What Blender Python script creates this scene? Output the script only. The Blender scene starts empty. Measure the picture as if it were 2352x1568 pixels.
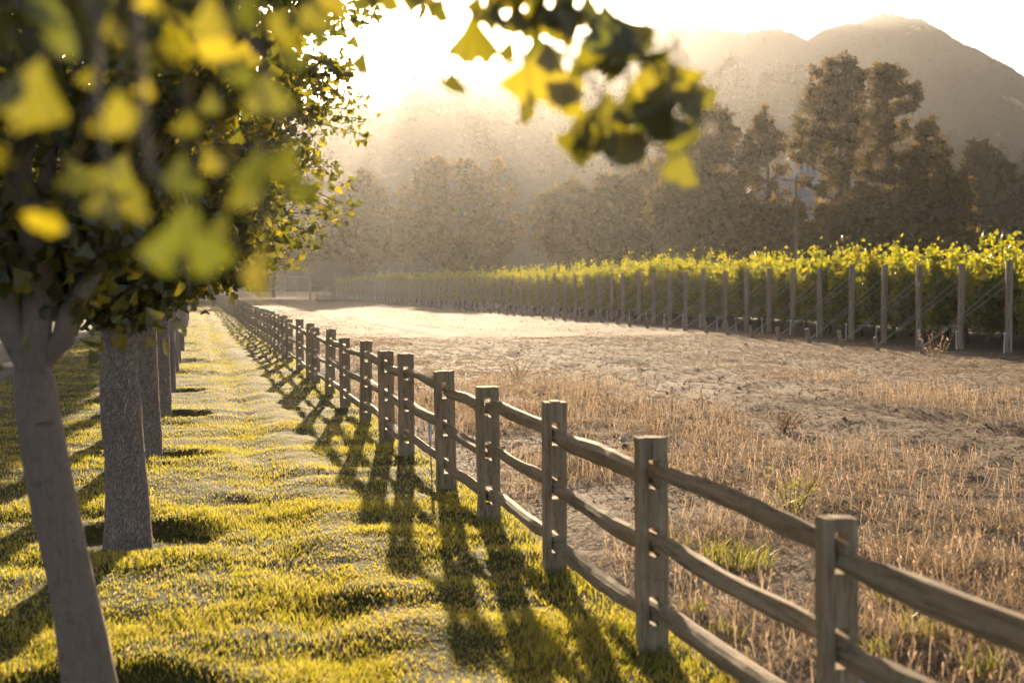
import bpy, math, random
import numpy as np
from mathutils import Vector, Matrix

random.seed(7)
RNG = np.random.default_rng(11)
R = math.radians
C = bpy.context.scene
COL = C.collection

# ------------------------------------------------------------------ camera
CAM_H = 1.65
YAW = R(12.6)
PITCH = R(2.244)
FPX = 3267.0            # focal length in pixels of a 2352 px wide picture (50 mm on 36 mm)
cam_d = bpy.data.cameras.new('camera')
cam_d.lens = 50.0
cam_d.sensor_width = 36.0
cam_d.clip_start = 0.05
cam_d.clip_end = 6000
cam_d.dof.use_dof = True
cam_d.dof.focus_distance = 16.0
cam_d.dof.aperture_fstop = 2.8
cam = bpy.data.objects.new('camera', cam_d)
COL.objects.link(cam)
cam.location = (0, 0, CAM_H)
cam.rotation_euler = (R(90) - PITCH, 0, -YAW)
C.camera = cam

# ------------------------------------------------------------------ light
SUN_EL = R(9.6)
SUN_AZ = R(8.7)         # clockwise from +Y
w = bpy.data.worlds.new('World')
C.world = w
w.use_nodes = True
nt = w.node_tree
sky = nt.nodes.new('ShaderNodeTexSky')
sky.sky_type = 'NISHITA'
sky.sun_disc = False
sky.sun_elevation = SUN_EL
sky.sun_rotation = SUN_AZ
sky.altitude = 100
sky.air_density = 0.5
sky.dust_density = 1.5
sky.ozone_density = 0.3
bg = nt.nodes['Background']
warm = nt.nodes.new('ShaderNodeMixRGB')      # dusty evening air: takes the blue out of the sky light
warm.blend_type = 'MULTIPLY'
warm.inputs[0].default_value = 1.0
warm.inputs[2].default_value = (1.0, .89, .79, 1)
nt.links.new(sky.outputs[0], warm.inputs[1])
nt.links.new(warm.outputs[0], bg.inputs[0])
bg.inputs[1].default_value = 0.085
sd = bpy.data.lights.new('sun', 'SUN')
sd.energy = 5.0
sd.angle = R(0.53)
sd.color = (1.0, 0.78, 0.51)
sun = bpy.data.objects.new('sun', sd)
COL.objects.link(sun)
SUN_DIR = Vector((math.sin(SUN_AZ) * math.cos(SUN_EL), math.cos(SUN_AZ) * math.cos(SUN_EL), math.sin(SUN_EL)))
sun.rotation_euler = SUN_DIR.to_track_quat('Z', 'Y').to_euler()
sun.location = (20, 100, 60)

C.view_settings.view_transform = 'Standard'
C.view_settings.look = 'None'
C.view_settings.exposure = 2.0
C.view_settings.gamma = 1.0
C.view_settings.use_curve_mapping = False
C.render.engine = 'CYCLES'
C.cycles.max_bounces = 6
C.cycles.diffuse_bounces = 3
C.cycles.glossy_bounces = 2
C.cycles.transmission_bounces = 4
C.cycles.volume_bounces = 0
C.cycles.transparent_max_bounces = 4
C.cycles.use_denoising = True
C.cycles.sample_clamp_indirect = 6.0
C.cycles.caustics_reflective = False
C.cycles.caustics_refractive = False

HAZE_DENSITY = 0.000075
HAZE_G = 0.75

# ------------------------------------------------------------------ helpers
def ray(x, y):
    """unit-depth world direction through a point of the 2352 x 1568 picture"""
    a, b = (x - 1176.0) / FPX, (784.0 - y) / FPX
    cy, sy, cp, sp = math.cos(YAW), math.sin(YAW), math.cos(PITCH), math.sin(PITCH)
    f = Vector((sy * cp, cy * cp, -sp))
    r = Vector((cy, -sy, 0))
    u = Vector((sy * sp, cy * sp, cp))
    return f + a * r + b * u

def at(x, y, d):
    return Vector((0, 0, CAM_H)) + float(d) * ray(float(x), float(y))

def noise2(x, y, scale, seed=0):
    x = np.asarray(x, float) / scale
    y = np.asarray(y, float) / scale
    xi, yi = np.floor(x).astype(np.int64), np.floor(y).astype(np.int64)
    fx, fy = x - xi, y - yi
    fx, fy = fx * fx * (3 - 2 * fx), fy * fy * (3 - 2 * fy)
    def h(a, b):
        n = (a * 374761393 + b * 668265263 + seed * 1442695041) & 0x7fffffff
        n = ((n ^ (n >> 13)) * 1274126177) & 0x7fffffff
        n = n ^ (n >> 16)
        return (n & 0xffff) / 65535.0
    return ((h(xi, yi) * (1 - fx) + h(xi + 1, yi) * fx) * (1 - fy)
            + (h(xi, yi + 1) * (1 - fx) + h(xi + 1, yi + 1) * fx) * fy)

def fbm(x, y, scale, seed=0, octv=4):
    s, a, t = 0, 1.0, 0
    for k in range(octv):
        s = s + a * noise2(x, y, scale / (2 ** k), seed + k * 17)
        t += a
        a *= 0.5
    return s / t

class MB:
    """collects shapes and links them as ONE mesh object"""
    def __init__(self):
        self.v, self.f, self.n = [], [], 0
    def add(self, V, F):
        V = np.asarray(V, np.float32).reshape(-1, 3)
        fs = F if isinstance(F, list) else [F]
        for a in fs:
            a = np.asarray(a, np.int64)
            self.f.append(a + self.n)
        self.v.append(V)
        self.n += len(V)
        return self
    def box(self, lo, hi):
        x0, y0, z0 = lo
        x1, y1, z1 = hi
        V = [(x0, y0, z0), (x1, y0, z0), (x1, y1, z0), (x0, y1, z0), (x0, y0, z1), (x1, y0, z1), (x1, y1, z1), (x0, y1, z1)]
        F = [(0, 3, 2, 1), (4, 5, 6, 7), (0, 1, 5, 4), (1, 2, 6, 5), (2, 3, 7, 6), (3, 0, 4, 7)]
        return self.add(V, np.array(F))
    def tube(self, P, rad, n=8, cap=True, jitter=0.0):
        P = np.asarray(P, float)
        m = len(P)
        rad = np.broadcast_to(np.asarray(rad, float), (m,))
        T = np.gradient(P, axis=0)
        T /= np.linalg.norm(T, axis=1)[:, None] + 1e-9
        ref = np.array([1.0, 0.13, 0.05]) if abs(T[0][0]) < 0.8 else np.array([0.1, 1.0, 0.05])
        A = np.cross(T, ref)
        A /= np.linalg.norm(A, axis=1)[:, None]
        B = np.cross(T, A)
        t = np.linspace(0, 2 * math.pi, n, endpoint=False)
        rr = rad[:, None] * np.ones((m, n))
        if jitter:
            rr = rr * (1 + jitter * (RNG.random((m, n)) - 0.5))
        V = P[:, None, :] + rr[:, :, None] * (np.cos(t)[None, :, None] * A[:, None, :] + np.sin(t)[None, :, None] * B[:, None, :])
        i = np.arange(m - 1)[:, None] * n
        j = np.arange(n)[None, :]
        k = (j + 1) % n
        F = np.stack([i + j, i + k, i + n + k, i + n + j], -1).reshape(-1, 4)
        fs = [F]
        if cap:
            fs.append(np.array([list(range(n))]))
            fs.append(np.array([[(m - 1) * n + q for q in range(n)][::-1]]))
        return self.add(V.reshape(-1, 3), fs)
    def mesh(self, name, mat, smooth=False):
        me = bpy.data.meshes.new(name)
        V = np.concatenate(self.v) if self.v else np.zeros((0, 3), np.float32)
        me.vertices.add(len(V))
        me.vertices.foreach_set('co', V.astype(np.float32).ravel())
        loops = np.concatenate([a.ravel() for a in self.f])
        tot = np.concatenate([np.full(len(a), a.shape[1]) for a in self.f])
        st = np.concatenate([[0], np.cumsum(tot)[:-1]])
        me.loops.add(len(loops))
        me.loops.foreach_set('vertex_index', loops.astype(np.int32))
        me.polygons.add(len(tot))
        me.polygons.foreach_set('loop_start', st.astype(np.int32))
        me.polygons.foreach_set('loop_total', tot.astype(np.int32))
        me.polygons.foreach_set('use_smooth', np.full(len(tot), smooth))
        me.materials.append(mat)
        me.update(calc_edges=True)
        return me
    def build(self, name, mat, parent=None, smooth=False, loc=None):
        return link(name, self.mesh(name, mat, smooth), parent, loc)

def link(name, me, parent=None, loc=None):
    o = bpy.data.objects.new(name, me)
    COL.objects.link(o)
    if parent is not None:
        o.parent = parent
    if loc is not None:
        o.location = loc
    return o

def tag(o, label=None, cat=None, group=None, kind=None):
    if label: o['label'] = label
    if cat: o['category'] = cat
    if group: o['group'] = group
    if kind: o['kind'] = kind
    return o

def thing(name, label, cat, loc=(0, 0, 0), rotz=0.0, group=None):
    o = link(name, None, None, loc)
    o.rotation_euler = (0, 0, rotz)
    o.empty_display_size = 0.2
    return tag(o, label, cat, group)

def dup(root, loc, rotz=0.0, scale=None, label=None):
    r = root.copy()
    COL.objects.link(r)
    r.location = loc
    r.rotation_euler = (0, 0, rotz)
    if scale is not None:
        r.scale = scale
    if label:
        r['label'] = label
    for ch in list(root.children):
        c = ch.copy()
        COL.objects.link(c)
        c.parent = r
        for g in list(ch.children):
            k = g.copy()
            COL.objects.link(k)
            k.parent = c
    return r

def ordinal(n):
    names = ['first', 'second', 'third', 'fourth', 'fifth', 'sixth', 'seventh', 'eighth', 'ninth', 'tenth', 'eleventh', 'twelfth',
             'thirteenth', 'fourteenth', 'fifteenth', 'sixteenth', 'seventeenth', 'eighteenth', 'nineteenth', 'twentieth']
    if n <= 20:
        return names[n - 1]
    tens = {2: 'twenty', 3: 'thirty', 4: 'forty', 5: 'fifty', 6: 'sixty', 7: 'seventy', 8: 'eighty'}
    if n % 10 == 0:
        return tens[n // 10][:-1] + 'ieth'
    return tens[n // 10] + '-' + names[n % 10 - 1]

# ------------------------------------------------------------------ materials
class NT:
    def __init__(self, name):
        self.m = bpy.data.materials.new(name)
        self.m.use_nodes = True
        self.t = self.m.node_tree
        self.t.nodes.clear()
        self.out = self.t.nodes.new('ShaderNodeOutputMaterial')
    def n(self, typ, **kw):
        x = self.t.nodes.new('ShaderNode' + typ)
        for k, v in kw.items():
            if k.startswith('_'):
                setattr(x, k[1:], v)
            else:
                key = k.replace('__', ' ')
                x.inputs[key].default_value = v
        return x
    def l(self, a, b):
        self.t.links.new(a, b)
    def coord(self, which='Object', scale=(1, 1, 1)):
        tc = self.n('TexCoord')
        mp = self.n('Mapping')
        mp.inputs['Scale'].default_value = scale
        self.l(tc.outputs[which], mp.inputs['Vector'])
        return mp.outputs[0]
    def noise(self, vec, scale, detail=4, rough=0.55):
        x = self.n('TexNoise')
        x.inputs['Scale'].default_value = scale
        x.inputs['Detail'].default_value = detail
        x.inputs['Roughness'].default_value = rough
        if vec is not None:
            self.l(vec, x.inputs['Vector'])
        return x.outputs[0]
    def ramp(self, fac, stops):
        x = self.n('ValToRGB')
        e = x.color_ramp.elements
        while len(e) < len(stops):
            e.new(0.5)
        for i, (p, c) in enumerate(stops):
            e[i].position = p
            e[i].color = (c[0], c[1], c[2], 1)
        self.l(fac, x.inputs[0])
        return x.outputs[0]
    def mix(self, fac, a, b, mode='MIX'):
        x = self.n('MixRGB')
        x.blend_type = mode
        for s, v in ((0, fac), (1, a), (2, b)):
            if hasattr(v, 'links'):
                self.l(v, x.inputs[s])
            else:
                x.inputs[s].default_value = v if s == 0 else (v[0], v[1], v[2], 1)
        return x.outputs[0]
    def bump(self, h, strength=0.5, dist=0.02):
        x = self.n('Bump')
        x.inputs['Strength'].default_value = strength
        x.inputs['Distance'].default_value = dist
        self.l(h, x.inputs['Height'])
        return x.outputs[0]
    def surf(self, col, rough=0.8, normal=None, spec=0.25, metal=0.0):
        p = self.n('BsdfPrincipled')
        p.inputs['Roughness'].default_value = rough
        p.inputs['Specular IOR Level'].default_value = spec
        p.inputs['Metallic'].default_value = metal
        if hasattr(col, 'links'):
            self.l(col, p.inputs['Base Color'])
        else:
            p.inputs['Base Color'].default_value = (col[0], col[1], col[2], 1)
        if normal is not None:
            self.l(normal, p.inputs['Normal'])
        self.l(p.outputs[0], self.out.inputs[0])
        return self.m

def leaf_mat(name, stops, tstops, trans=0.5, gloss=0.06, rough=0.35):
    """thin leaf: diffuse + light coming through it + a waxy sheen; every leaf has its own tint"""
    k = NT(name)
    g = k.n('NewGeometry')
    rnd = g.outputs['Random Per Island']
    c = k.ramp(rnd, stops)
    ct = k.ramp(rnd, tstops)
    d = k.n('BsdfDiffuse')
    t = k.n('BsdfTranslucent')
    k.l(c, d.inputs[0])
    k.l(ct, t.inputs[0])
    m1 = k.n('MixShader')
    m1.inputs[0].default_value = trans
    k.l(d.outputs[0], m1.inputs[1])
    k.l(t.outputs[0], m1.inputs[2])
    gl = k.n('BsdfGlossy')
    gl.inputs['Roughness'].default_value = rough
    gl.inputs['Color'].default_value = (1, 1, 1, 1)
    m2 = k.n('MixShader')
    m2.inputs[0].default_value = gloss
    k.l(m1.outputs[0], m2.inputs[1])
    k.l(gl.outputs[0], m2.inputs[2])
    k.l(m2.outputs[0], k.out.inputs[0])
    return k.m

M = {}
M['ginkgo'] = leaf_mat('ginkgo_leaf', [(0, (.06, .065, .018)), (.6, (.09, .085, .022)), (1, (.13, .11, .022))],
                       [(0, (.10, .115, .006)), (.5, (.17, .16, .007)), (.8, (.28, .245, .009)), (1, (.46, .37, .01))], 0.5, 0.05, 0.4)
M['vine'] = leaf_mat('vine_leaf', [(0, (.035, .055, .01)), (.7, (.065, .08, .014)), (1, (.11, .09, .02))],
                     [(0, (.24, .28, .012)), (.6, (.48, .45, .014)), (1, (.62, .48, .016))], 0.44, 0.05, 0.35)
M['pine'] = leaf_mat('pine_needles', [(0, (.022, .030, .010)), (1, (.045, .043, .014))],
                     [(0, (.10, .075, .025)), (1, (.26, .175, .06))], 0.32, 0.01, 0.5)
M['oak'] = leaf_mat('oak_leaves', [(0, (.035, .045, .012)), (1, (.075, .065, .02))],
                    [(0, (.10, .075, .028)), (1, (.22, .155, .055))], 0.38, 0.0, 0.5)
M['dark_tree'] = leaf_mat('dark_evergreen', [(0, (.016, .026, .012)), (1, (.035, .042, .016))],
                          [(0, (.05, .06, .02)), (1, (.09, .09, .025))], 0.15, 0.0, 0.5)
M['forest'] = leaf_mat('forest_leaves', [(0, (.025, .036, .016)), (1, (.055, .056, .024))],
                       [(0, (.03, .04, .02)), (1, (.05, .045, .02))], 0.04, 0.0, 0.5)
M['lawn_blade'] = leaf_mat('lawn_blade', [(0, (.055, .075, .012)), (.7, (.11, .12, .018)), (1, (.18, .165, .035))],
                           [(0, (.34, .35, .012)), (.55, (.52, .46, .02)), (.8, (.60, .48, .10)), (1, (.62, .48, .22))], 0.5, 0.05, 0.4)
M['pale_blade'] = leaf_mat('pale_blade', [(0, (.17, .15, .022)), (1, (.38, .30, .08))], [(0, (.50, .42, .03)), (1, (.70, .52, .10))], 0.55, 0.02, 0.4)
M['straw'] = leaf_mat('straw_blade', [(0, (.115, .078, .052)), (.5, (.23, .168, .115)), (1, (.42, .33, .235))],
                      [(0, (.14, .09, .055)), (.5, (.32, .225, .14)), (1, (.54, .41, .28))], 0.4, 0.015, 0.5)
M['weed'] = leaf_mat('weed_leaf', [(0, (.05, .055, .02)), (1, (.09, .085, .03))],
                     [(0, (.20, .21, .03)), (1, (.36, .32, .05))], 0.5, 0.05, 0.4)

def bark(name, c1, c2, sc=1.0, depth=0.012):
    k = NT(name)
    v = k.coord('Object', (1, 1, 0.38))
    vo = k.n('TexVoronoi')
    vo.feature = 'DISTANCE_TO_EDGE'
    vo.inputs['Scale'].default_value = 80 * sc
    nz = k.noise(v, 9 * sc, 5)
    add = k.n('MixRGB')
    add.inputs[0].default_value = 0.16
    k.l(v, add.inputs[1])
    k.l(nz, add.inputs[2])
    k.l(add.outputs[0], vo.inputs['Vector'])
    edge = k.ramp(vo.outputs['Distance'], [(0.0, (0, 0, 0)), (0.22, (1, 1, 1))])
    n2 = k.noise(v, 26 * sc, 6, 0.65)
    n3 = k.noise(v, 2.2, 3)
    base = k.ramp(n3, [(0.3, c1), (0.7, c2)])
    col = k.mix(k.ramp(n2, [(.3, (0, 0, 0)), (.75, (1, 1, 1))]), base, tuple(min(1, q * 1.5) for q in c2))
    col = k.mix(edge, tuple(q * 0.62 for q in c1), col)
    h = k.mix(0.35, edge, n2)
    return k.surf(col, 0.9, k.bump(h, 0.8, depth), 0.1)

M['ginkgo_bark'] = bark('ginkgo_bark', (.29, .21, .165), (.40, .31, .25))
k = NT('smooth_bark')
v = k.coord('Object', (1, 1, 1))
nA = k.noise(v, 5, 5, .6)
nB = k.noise(k.coord('Object', (16, 16, 26)), 1.0, 6, .7)
nC = k.noise(k.coord('Object', (75, 75, 16)), 1.0, 5, .7)
col = k.ramp(nA, [(.3, (.215, .155, .12)), (.7, (.30, .225, .18))])
col = k.mix(k.ramp(nB, [(.54, (0, 0, 0)), (.70, (1, 1, 1))]), col, (.13, .095, .072))
col = k.mix(.35, col, k.ramp(nC, [(.35, (.17, .122, .095)), (.65, (.35, .27, .215))]))
M['young_bark'] = k.surf(col, .9, k.bump(k.mix(.5, nB, nC), .5, .006), .1)
M['dark_bark'] = bark('dark_bark', (.06, .045, .035), (.10, .075, .06), 0.25, 0.03)

def wood(name, axis, c1, c2, lichen=0.3, sc=1.0):
    k = NT(name)
    s = [26 * sc, 26 * sc, 26 * sc]
    s[axis] = 1.6 * sc
    v = k.coord('Object', s)
    v1 = k.coord('Object', (1, 1, 1))
    oi = k.n('ObjectInfo')
    off = k.n('VectorMath')
    off.operation = 'ADD'
    k.l(v, off.inputs[0])
    sca = k.n('VectorMath')
    sca.operation = 'SCALE'
    sca.inputs[0].default_value = (37, 61, 23)
    k.l(oi.outputs['Random'], sca.inputs['Scale'])
    k.l(sca.outputs[0], off.inputs[1])
    g = k.noise(off.outputs[0], 1.0, 6, 0.7)
    g2 = k.noise(off.outputs[0], 3.2, 4, 0.7)
    col = k.ramp(g, [(.28, tuple(q * .45 for q in c1)), (.45, c1), (.7, c2)])
    crack = k.ramp(g2, [(.36, (.35, .3, .27)), (.46, (1, 1, 1))])
    col = k.mix(0.8, col, crack, 'MULTIPLY')
    off2 = k.n('VectorMath')
    off2.operation = 'ADD'
    k.l(v1, off2.inputs[0])
    k.l(sca.outputs[0], off2.inputs[1])
    li = k.noise(off2.outputs[0], 9.0, 6, 0.72)
    lm = k.ramp(li, [(.58 - .12 * lichen, (0, 0, 0)), (.66 - .1 * lichen, (1, 1, 1))])
    lcol = k.ramp(k.noise(off2.outputs[0], 60, 3), [(.35, (.16, .15, .06)), (.6, (.31, .28, .17))])
    fac = k.n('Math')
    fac.operation = 'MULTIPLY'
    fac.inputs[1].default_value = min(1, 1.6 * lichen)
    k.l(lm, fac.inputs[0])
    col = k.mix(fac.outputs[0], col, lcol)
    h = k.mix(0.5, g, g2)
    return k.surf(col, 0.85, k.bump(h, 0.9, 0.008), 0.15)

M['post_wood'] = wood('weathered_post', 2, (.33, .235, .145), (.49, .37, .24), 0.44)
M['rail_wood'] = wood('weathered_rail', 0, (.30, .21, .13), (.47, .355, .235), 0.45)
M['vine_post'] = wood('vineyard_post', 2, (.31, .225, .155), (.43, .33, .235), 0.05, 0.7)
M['stake_wood'] = wood('stake_wood', 2, (.25, .19, .135), (.36, .28, .20), 0.0, 0.7)

def plain(name, col, rough=0.6, spec=0.3, metal=0.0, var=0.25, sc=14):
    k = NT(name)
    nz = k.noise(k.coord('Object'), sc, 5)
    c = k.ramp(nz, [(.3, tuple(q * (1 - var) for q in col)), (.7, tuple(min(1, q * (1 + var)) for q in col))])
    return k.surf(c, rough, k.bump(nz, 0.15, 0.005), spec, metal)

M['wire'] = plain('galvanised_wire', (.40, .34, .27), 0.35, 0.5, 0.6)
M['drip'] = plain('black_drip_tube', (.03, .028, .026), 0.5)
M['pvc'] = plain('white_plastic_pipe', (.55, .56, .57), 0.5, 0.4, 0, .06)
M['valve'] = plain('blue_valve', (.55, .60, .66), 0.4)
M['steel'] = plain('galvanised_steel', (.36, .35, .34), 0.6, 0.3, 0.3, .1)
M['house_wall'] = plain('white_house_wall', (.46, .45, .44), 0.95, 0.05, 0, .05, 3)
M['house_roof'] = plain('grey_shingle_roof', (.24, .235, .24), 0.8, 0.2, 0, .2, 30)
M['glass'] = plain('dark_window_glass', (.03, .035, .04), 0.1, 0.6, 0, .1)
M['pole'] = plain('pole_wood', (.13, .095, .07), 0.8, 0.2, 0, .3)
M['tag_white'] = plain('white_tag', (.75, .75, .72), 0.6, .3, 0, .03)
M['ink'] = plain('black_ink', (.02, .02, .02), 0.6)
M['paper'] = plain('white_paper', (.55, .48, .40), 0.7, .3, 0, .05)
M['ceramic'] = plain('glass_insulator', (.12, .12, .12), 0.9, .05)

# ------------------------------------------------------------------ ground
TREE_X = -0.43
ROW_Y = [5.72, 9.65, 14.05, 18.4, 22.9, 27.6, 32.2, 37.0, 41.8, 46.8, 58.0, 64.0, 70.0]
HOLES = [(TREE_X + 0.05, y + 0.02) for y in ROW_Y]

def lawn_z(x, y):
    x = np.asarray(x, float)
    y = np.asarray(y, float)
    wv = noise2(x * 0.55 + 0.35 * noise2(x, y, 1.3, 5), y, 0.42, 3)
    z = 0.042 * (wv - 0.5) + 0.07 * (fbm(x, y, 2.6, 9, 3) - 0.5) + 0.02 * (noise2(x, y, 0.17, 21) - 0.5)
    # wheel-track like furrow of longer grass along the strip
    xc = 0.56 + 0.18 * (noise2(x * 0, y, 3.0, 31) - 0.5)
    z = z - 0.035 * np.exp(-((x - xc) / 0.16) ** 2)
    z = z + 0.03 * np.exp(-((x - xc - .42) / 0.22) ** 2)
    # a shallow basin cut round each trunk
    for hx, hy in HOLES:
        r = np.hypot((x - hx) / 0.54, (y - hy) / 0.54)
        z = z - 0.075 / (1 + np.exp((r - 1.0) * 14)) + 0.018 * np.exp(-((r - 1.25) / 0.25) ** 2)
    return z

def field_z(x, y):
    x = np.asarray(x, float)
    y = np.asarray(y, float)
    z = 0.11 * (fbm(x, y, 4.5, 41, 3) - 0.5) + 0.10 * (fbm(x, y * .6, .62, 43, 3) - 0.5) + 0.035 * (noise2(x, y, 0.22, 47) - 0.5)
    for tx in (7.7, 9.4):
        xc = tx + 0.7 * (noise2(x * 0, y, 9.0, 51) - 0.5)
        z = z - 0.10 * np.exp(-((x - xc) / 0.3) ** 2)
    e = np.clip((x - 2.0) / 0.8, 0, 1)
    return z * e - 0.02

def track_mask(x, y):
    """1 on the bare dirt track, 0 on the grass"""
    xc = 8.5 + 1.0 * (noise2(np.zeros_like(x), y, 9.0, 51) - 0.5)
    return 1 / (1 + np.exp((np.abs(x - xc) - 1.35 - 0.9 * (fbm(x, y, 2.0, 61, 3) - 0.5)) * 5))

def grid_obj(name, xs, ys, zf, mat):
    X, Y = np.meshgrid(xs, ys)
    Z = zf(X, Y)
    V = np.stack([X, Y, Z], -1).reshape(-1, 3)
    nx, ny = len(xs), len(ys)
    i = np.arange(ny - 1)[:, None] * nx
    j = np.arange(nx - 1)[None, :]
    F = np.stack([i + j, i + j + 1, i + nx + j + 1, i + nx + j], -1).reshape(-1, 4)
    return MB().add(V, F).build(name, mat, None, True)

def geo(a, b, s0, s1):
    out, y = [a], a
    while y < b:
        y += s0 + (s1 - s0) * (y - a) / (b - a)
        out.append(min(y, b))
    return np.array(out)

# ground sheet reaching the horizon
k = NT('bare_earth')
v = k.coord('Object')
n1 = k.noise(v, 0.35, 6, 0.6)
n2 = k.noise(v, 6.0, 6, 0.7)
col = k.mix(0.5, k.ramp(n1, [(.3, (.10, .07, .045)), (.7, (.16, .115, .075))]), k.ramp(n2, [(.3, (.09, .06, .04)), (.7, (.19, .14, .09))]))
M['earth'] = k.surf(col, 0.95, k.bump(n2, 0.6, 0.05), 0.1)
g = MB()
gx = np.concatenate([[-1500, -400, -120, -40], [-12, 0, 17, 40, 90, 200, 500, 1500]])
gy = np.array([-300, -30, 0, 40, 100, 200, 400, 900, 1800])
o = grid_obj('ground', gx, gy, lambda x, y: np.full(x.shape, -0.16), M['earth'])
tag(o, kind='structure')

# lawn
k = NT('lawn_soil')
v = k.coord('Object')
n1 = k.noise(v, 14, 5)
n2 = k.noise(v, 1.3, 4)
col = k.mix(k.ramp(n2, [(.35, (0, 0, 0)), (.7, (1, 1, 1))]), k.ramp(n1, [(.3, (.02, .028, .008)), (.7, (.045, .05, .012))]),
            k.ramp(n1, [(.3, (.035, .035, .012)), (.7, (.085, .075, .03))]))
M['lawn'] = k.surf(col, 0.95, k.bump(n1, 0.8, 0.02), 0.05)
lx = np.linspace(-3.35, 2.15, 120)
o = grid_obj('lawn', lx, geo(1.0, 160, 0.05, 1.2), lawn_z, M['lawn'])
tag(o, kind='structure')

# dry field
k = NT('dry_dirt')
v = k.coord('Object')
n1 = k.noise(v, 5.5, 7, 0.72)
n2 = k.noise(v, 0.5, 5, 0.6)
n3 = k.noise(v, 45, 4, 0.7)
col = k.mix(0.5, k.ramp(n1, [(.3, (.062, .040, .027)), (.7, (.132, .088, .061))]), k.ramp(n2, [(.3, (.070, .046, .031)), (.7, (.125, .086, .060))]))
n4 = k.noise(k.coord('Object', (7, 1.1, 1)), 1.0, 6, .7)
col = k.mix(0.35, col, k.ramp(n3, [(.35, (.07, .047, .03)), (.65, (.28, .205, .14))]))
col = k.mix(0.30, col, k.ramp(n4, [(.35, (.065, .043, .030)), (.65, (.150, .104, .073))]))
hh = k.mix(0.4, k.mix(0.5, n1, n3), n4)
M['field'] = k.surf(col, 0.95, k.bump(hh, .6, 0.05), 0.1)
o = grid_obj('dry_field', geo(1.95, 26.0, 0.11, 0.25), geo(2.0, 240, 0.10, 2.2), field_z, M['field'])
tag(o, kind='structure')

# vineyard soil, its brown darkened to carry the shade under the vines
k = NT('vineyard_soil')
v = k.coord('Object')
n1 = k.noise(v, 4.0, 6, .7)
n2 = k.noise(v, 30, 4, .7)
col = k.mix(.4, k.ramp(n1, [(.3, (.075, .052, .036)), (.7, (.14, .10, .07))]), k.ramp(n2, [(.3, (.06, .04, .028)), (.7, (.15, .11, .08))]))
M['vsoil'] = k.surf(col, .95, k.bump(k.mix(.5, n1, n2), 1.0, .06), .1)
o = grid_obj('vineyard_soil', geo(18.7, 27.0, .3, .5), geo(20.0, 225, .3, 2.0), lambda x, y: field_z(x, y) * np.clip((x - 18.7) / .5, 0, 1) + .02 * (x > 18.9) - .05 * (x < 18.8), M['vsoil'])
tag(o, kind='structure')

# road
k = NT('asphalt')
v = k.coord('Object')
n1 = k.noise(v, 180, 3)
n2 = k.noise(v, 0.6, 5)
col = k.mix(k.ramp(n1, [(.35, (0, 0, 0)), (.65, (1, 1, 1))]), (.05, .048, .05), (.095, .09, .092))
col = k.mix(0.3, col, k.ramp(n2, [(.3, (.05, .048, .05)), (.7, (.10, .094, .093))]))
M['road'] = k.surf(col, 0.97, k.bump(n1, 0.5, 0.004), 0.05)
o = grid_obj('road', np.array([-11.5, -7, -3.25]), np.array([-20.0, 20, 80, 240]), lambda x, y: np.full(x.shape, -0.055), M['road'])
tag(o, kind='structure')

# ------------------------------------------------------------------ blades
def frames(n, tilt):
    """random yaw + lean direction vectors"""
    az = RNG.random(n) * 2 * math.pi
    side = np.stack([np.cos(az), np.sin(az), np.zeros(n)], -1)
    la = RNG.random(n) * 2 * math.pi
    lean = np.stack([np.cos(la), np.sin(la), np.zeros(n)], -1) * (tilt * np.sqrt(RNG.random(n)))[:, None]
    return side, lean

def blades(mb, P, h, wd, tilt, detail=True):
    n = len(P)
    if n == 0:
        return
    side, lean = frames(n, 1.0)
    lean = lean * np.asarray(tilt).reshape(-1, 1) if np.ndim(tilt) else lean * tilt
    h = h[:, None]
    wd = wd[:, None]
    up = np.array([0, 0, 1.0])
    b0 = P - side * wd * .5
    b1 = P + side * wd * .5
    tip = P + up * h + lean * h
    if detail:
        mid = P + up * h * .58 + lean * h * .30
        m0 = mid - side * wd * .42
        m1 = mid + side * wd * .42
        V = np.stack([b0, b1, m1, m0, tip], 1).reshape(-1, 3)
        i = np.arange(n)[:, None] * 5
        mb.add(V, [i + np.array([[0, 1, 2, 3]]), i + np.array([[3, 2, 4]])])
        # add() shifts indices by the same base for both face lists
    else:
        V = np.stack([b0, b1, tip], 1).reshape(-1, 3)
        i = np.arange(n)[:, None] * 3
        mb.add(V, i + np.array([[0, 1, 2]]))

def scatter(x0, x1, y0, y1, dens):
    n = int((x1 - x0) * (y1 - y0) * dens)
    return x0 + RNG.random(n) * (x1 - x0), y0 + RNG.random(n) * (y1 - y0)

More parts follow.
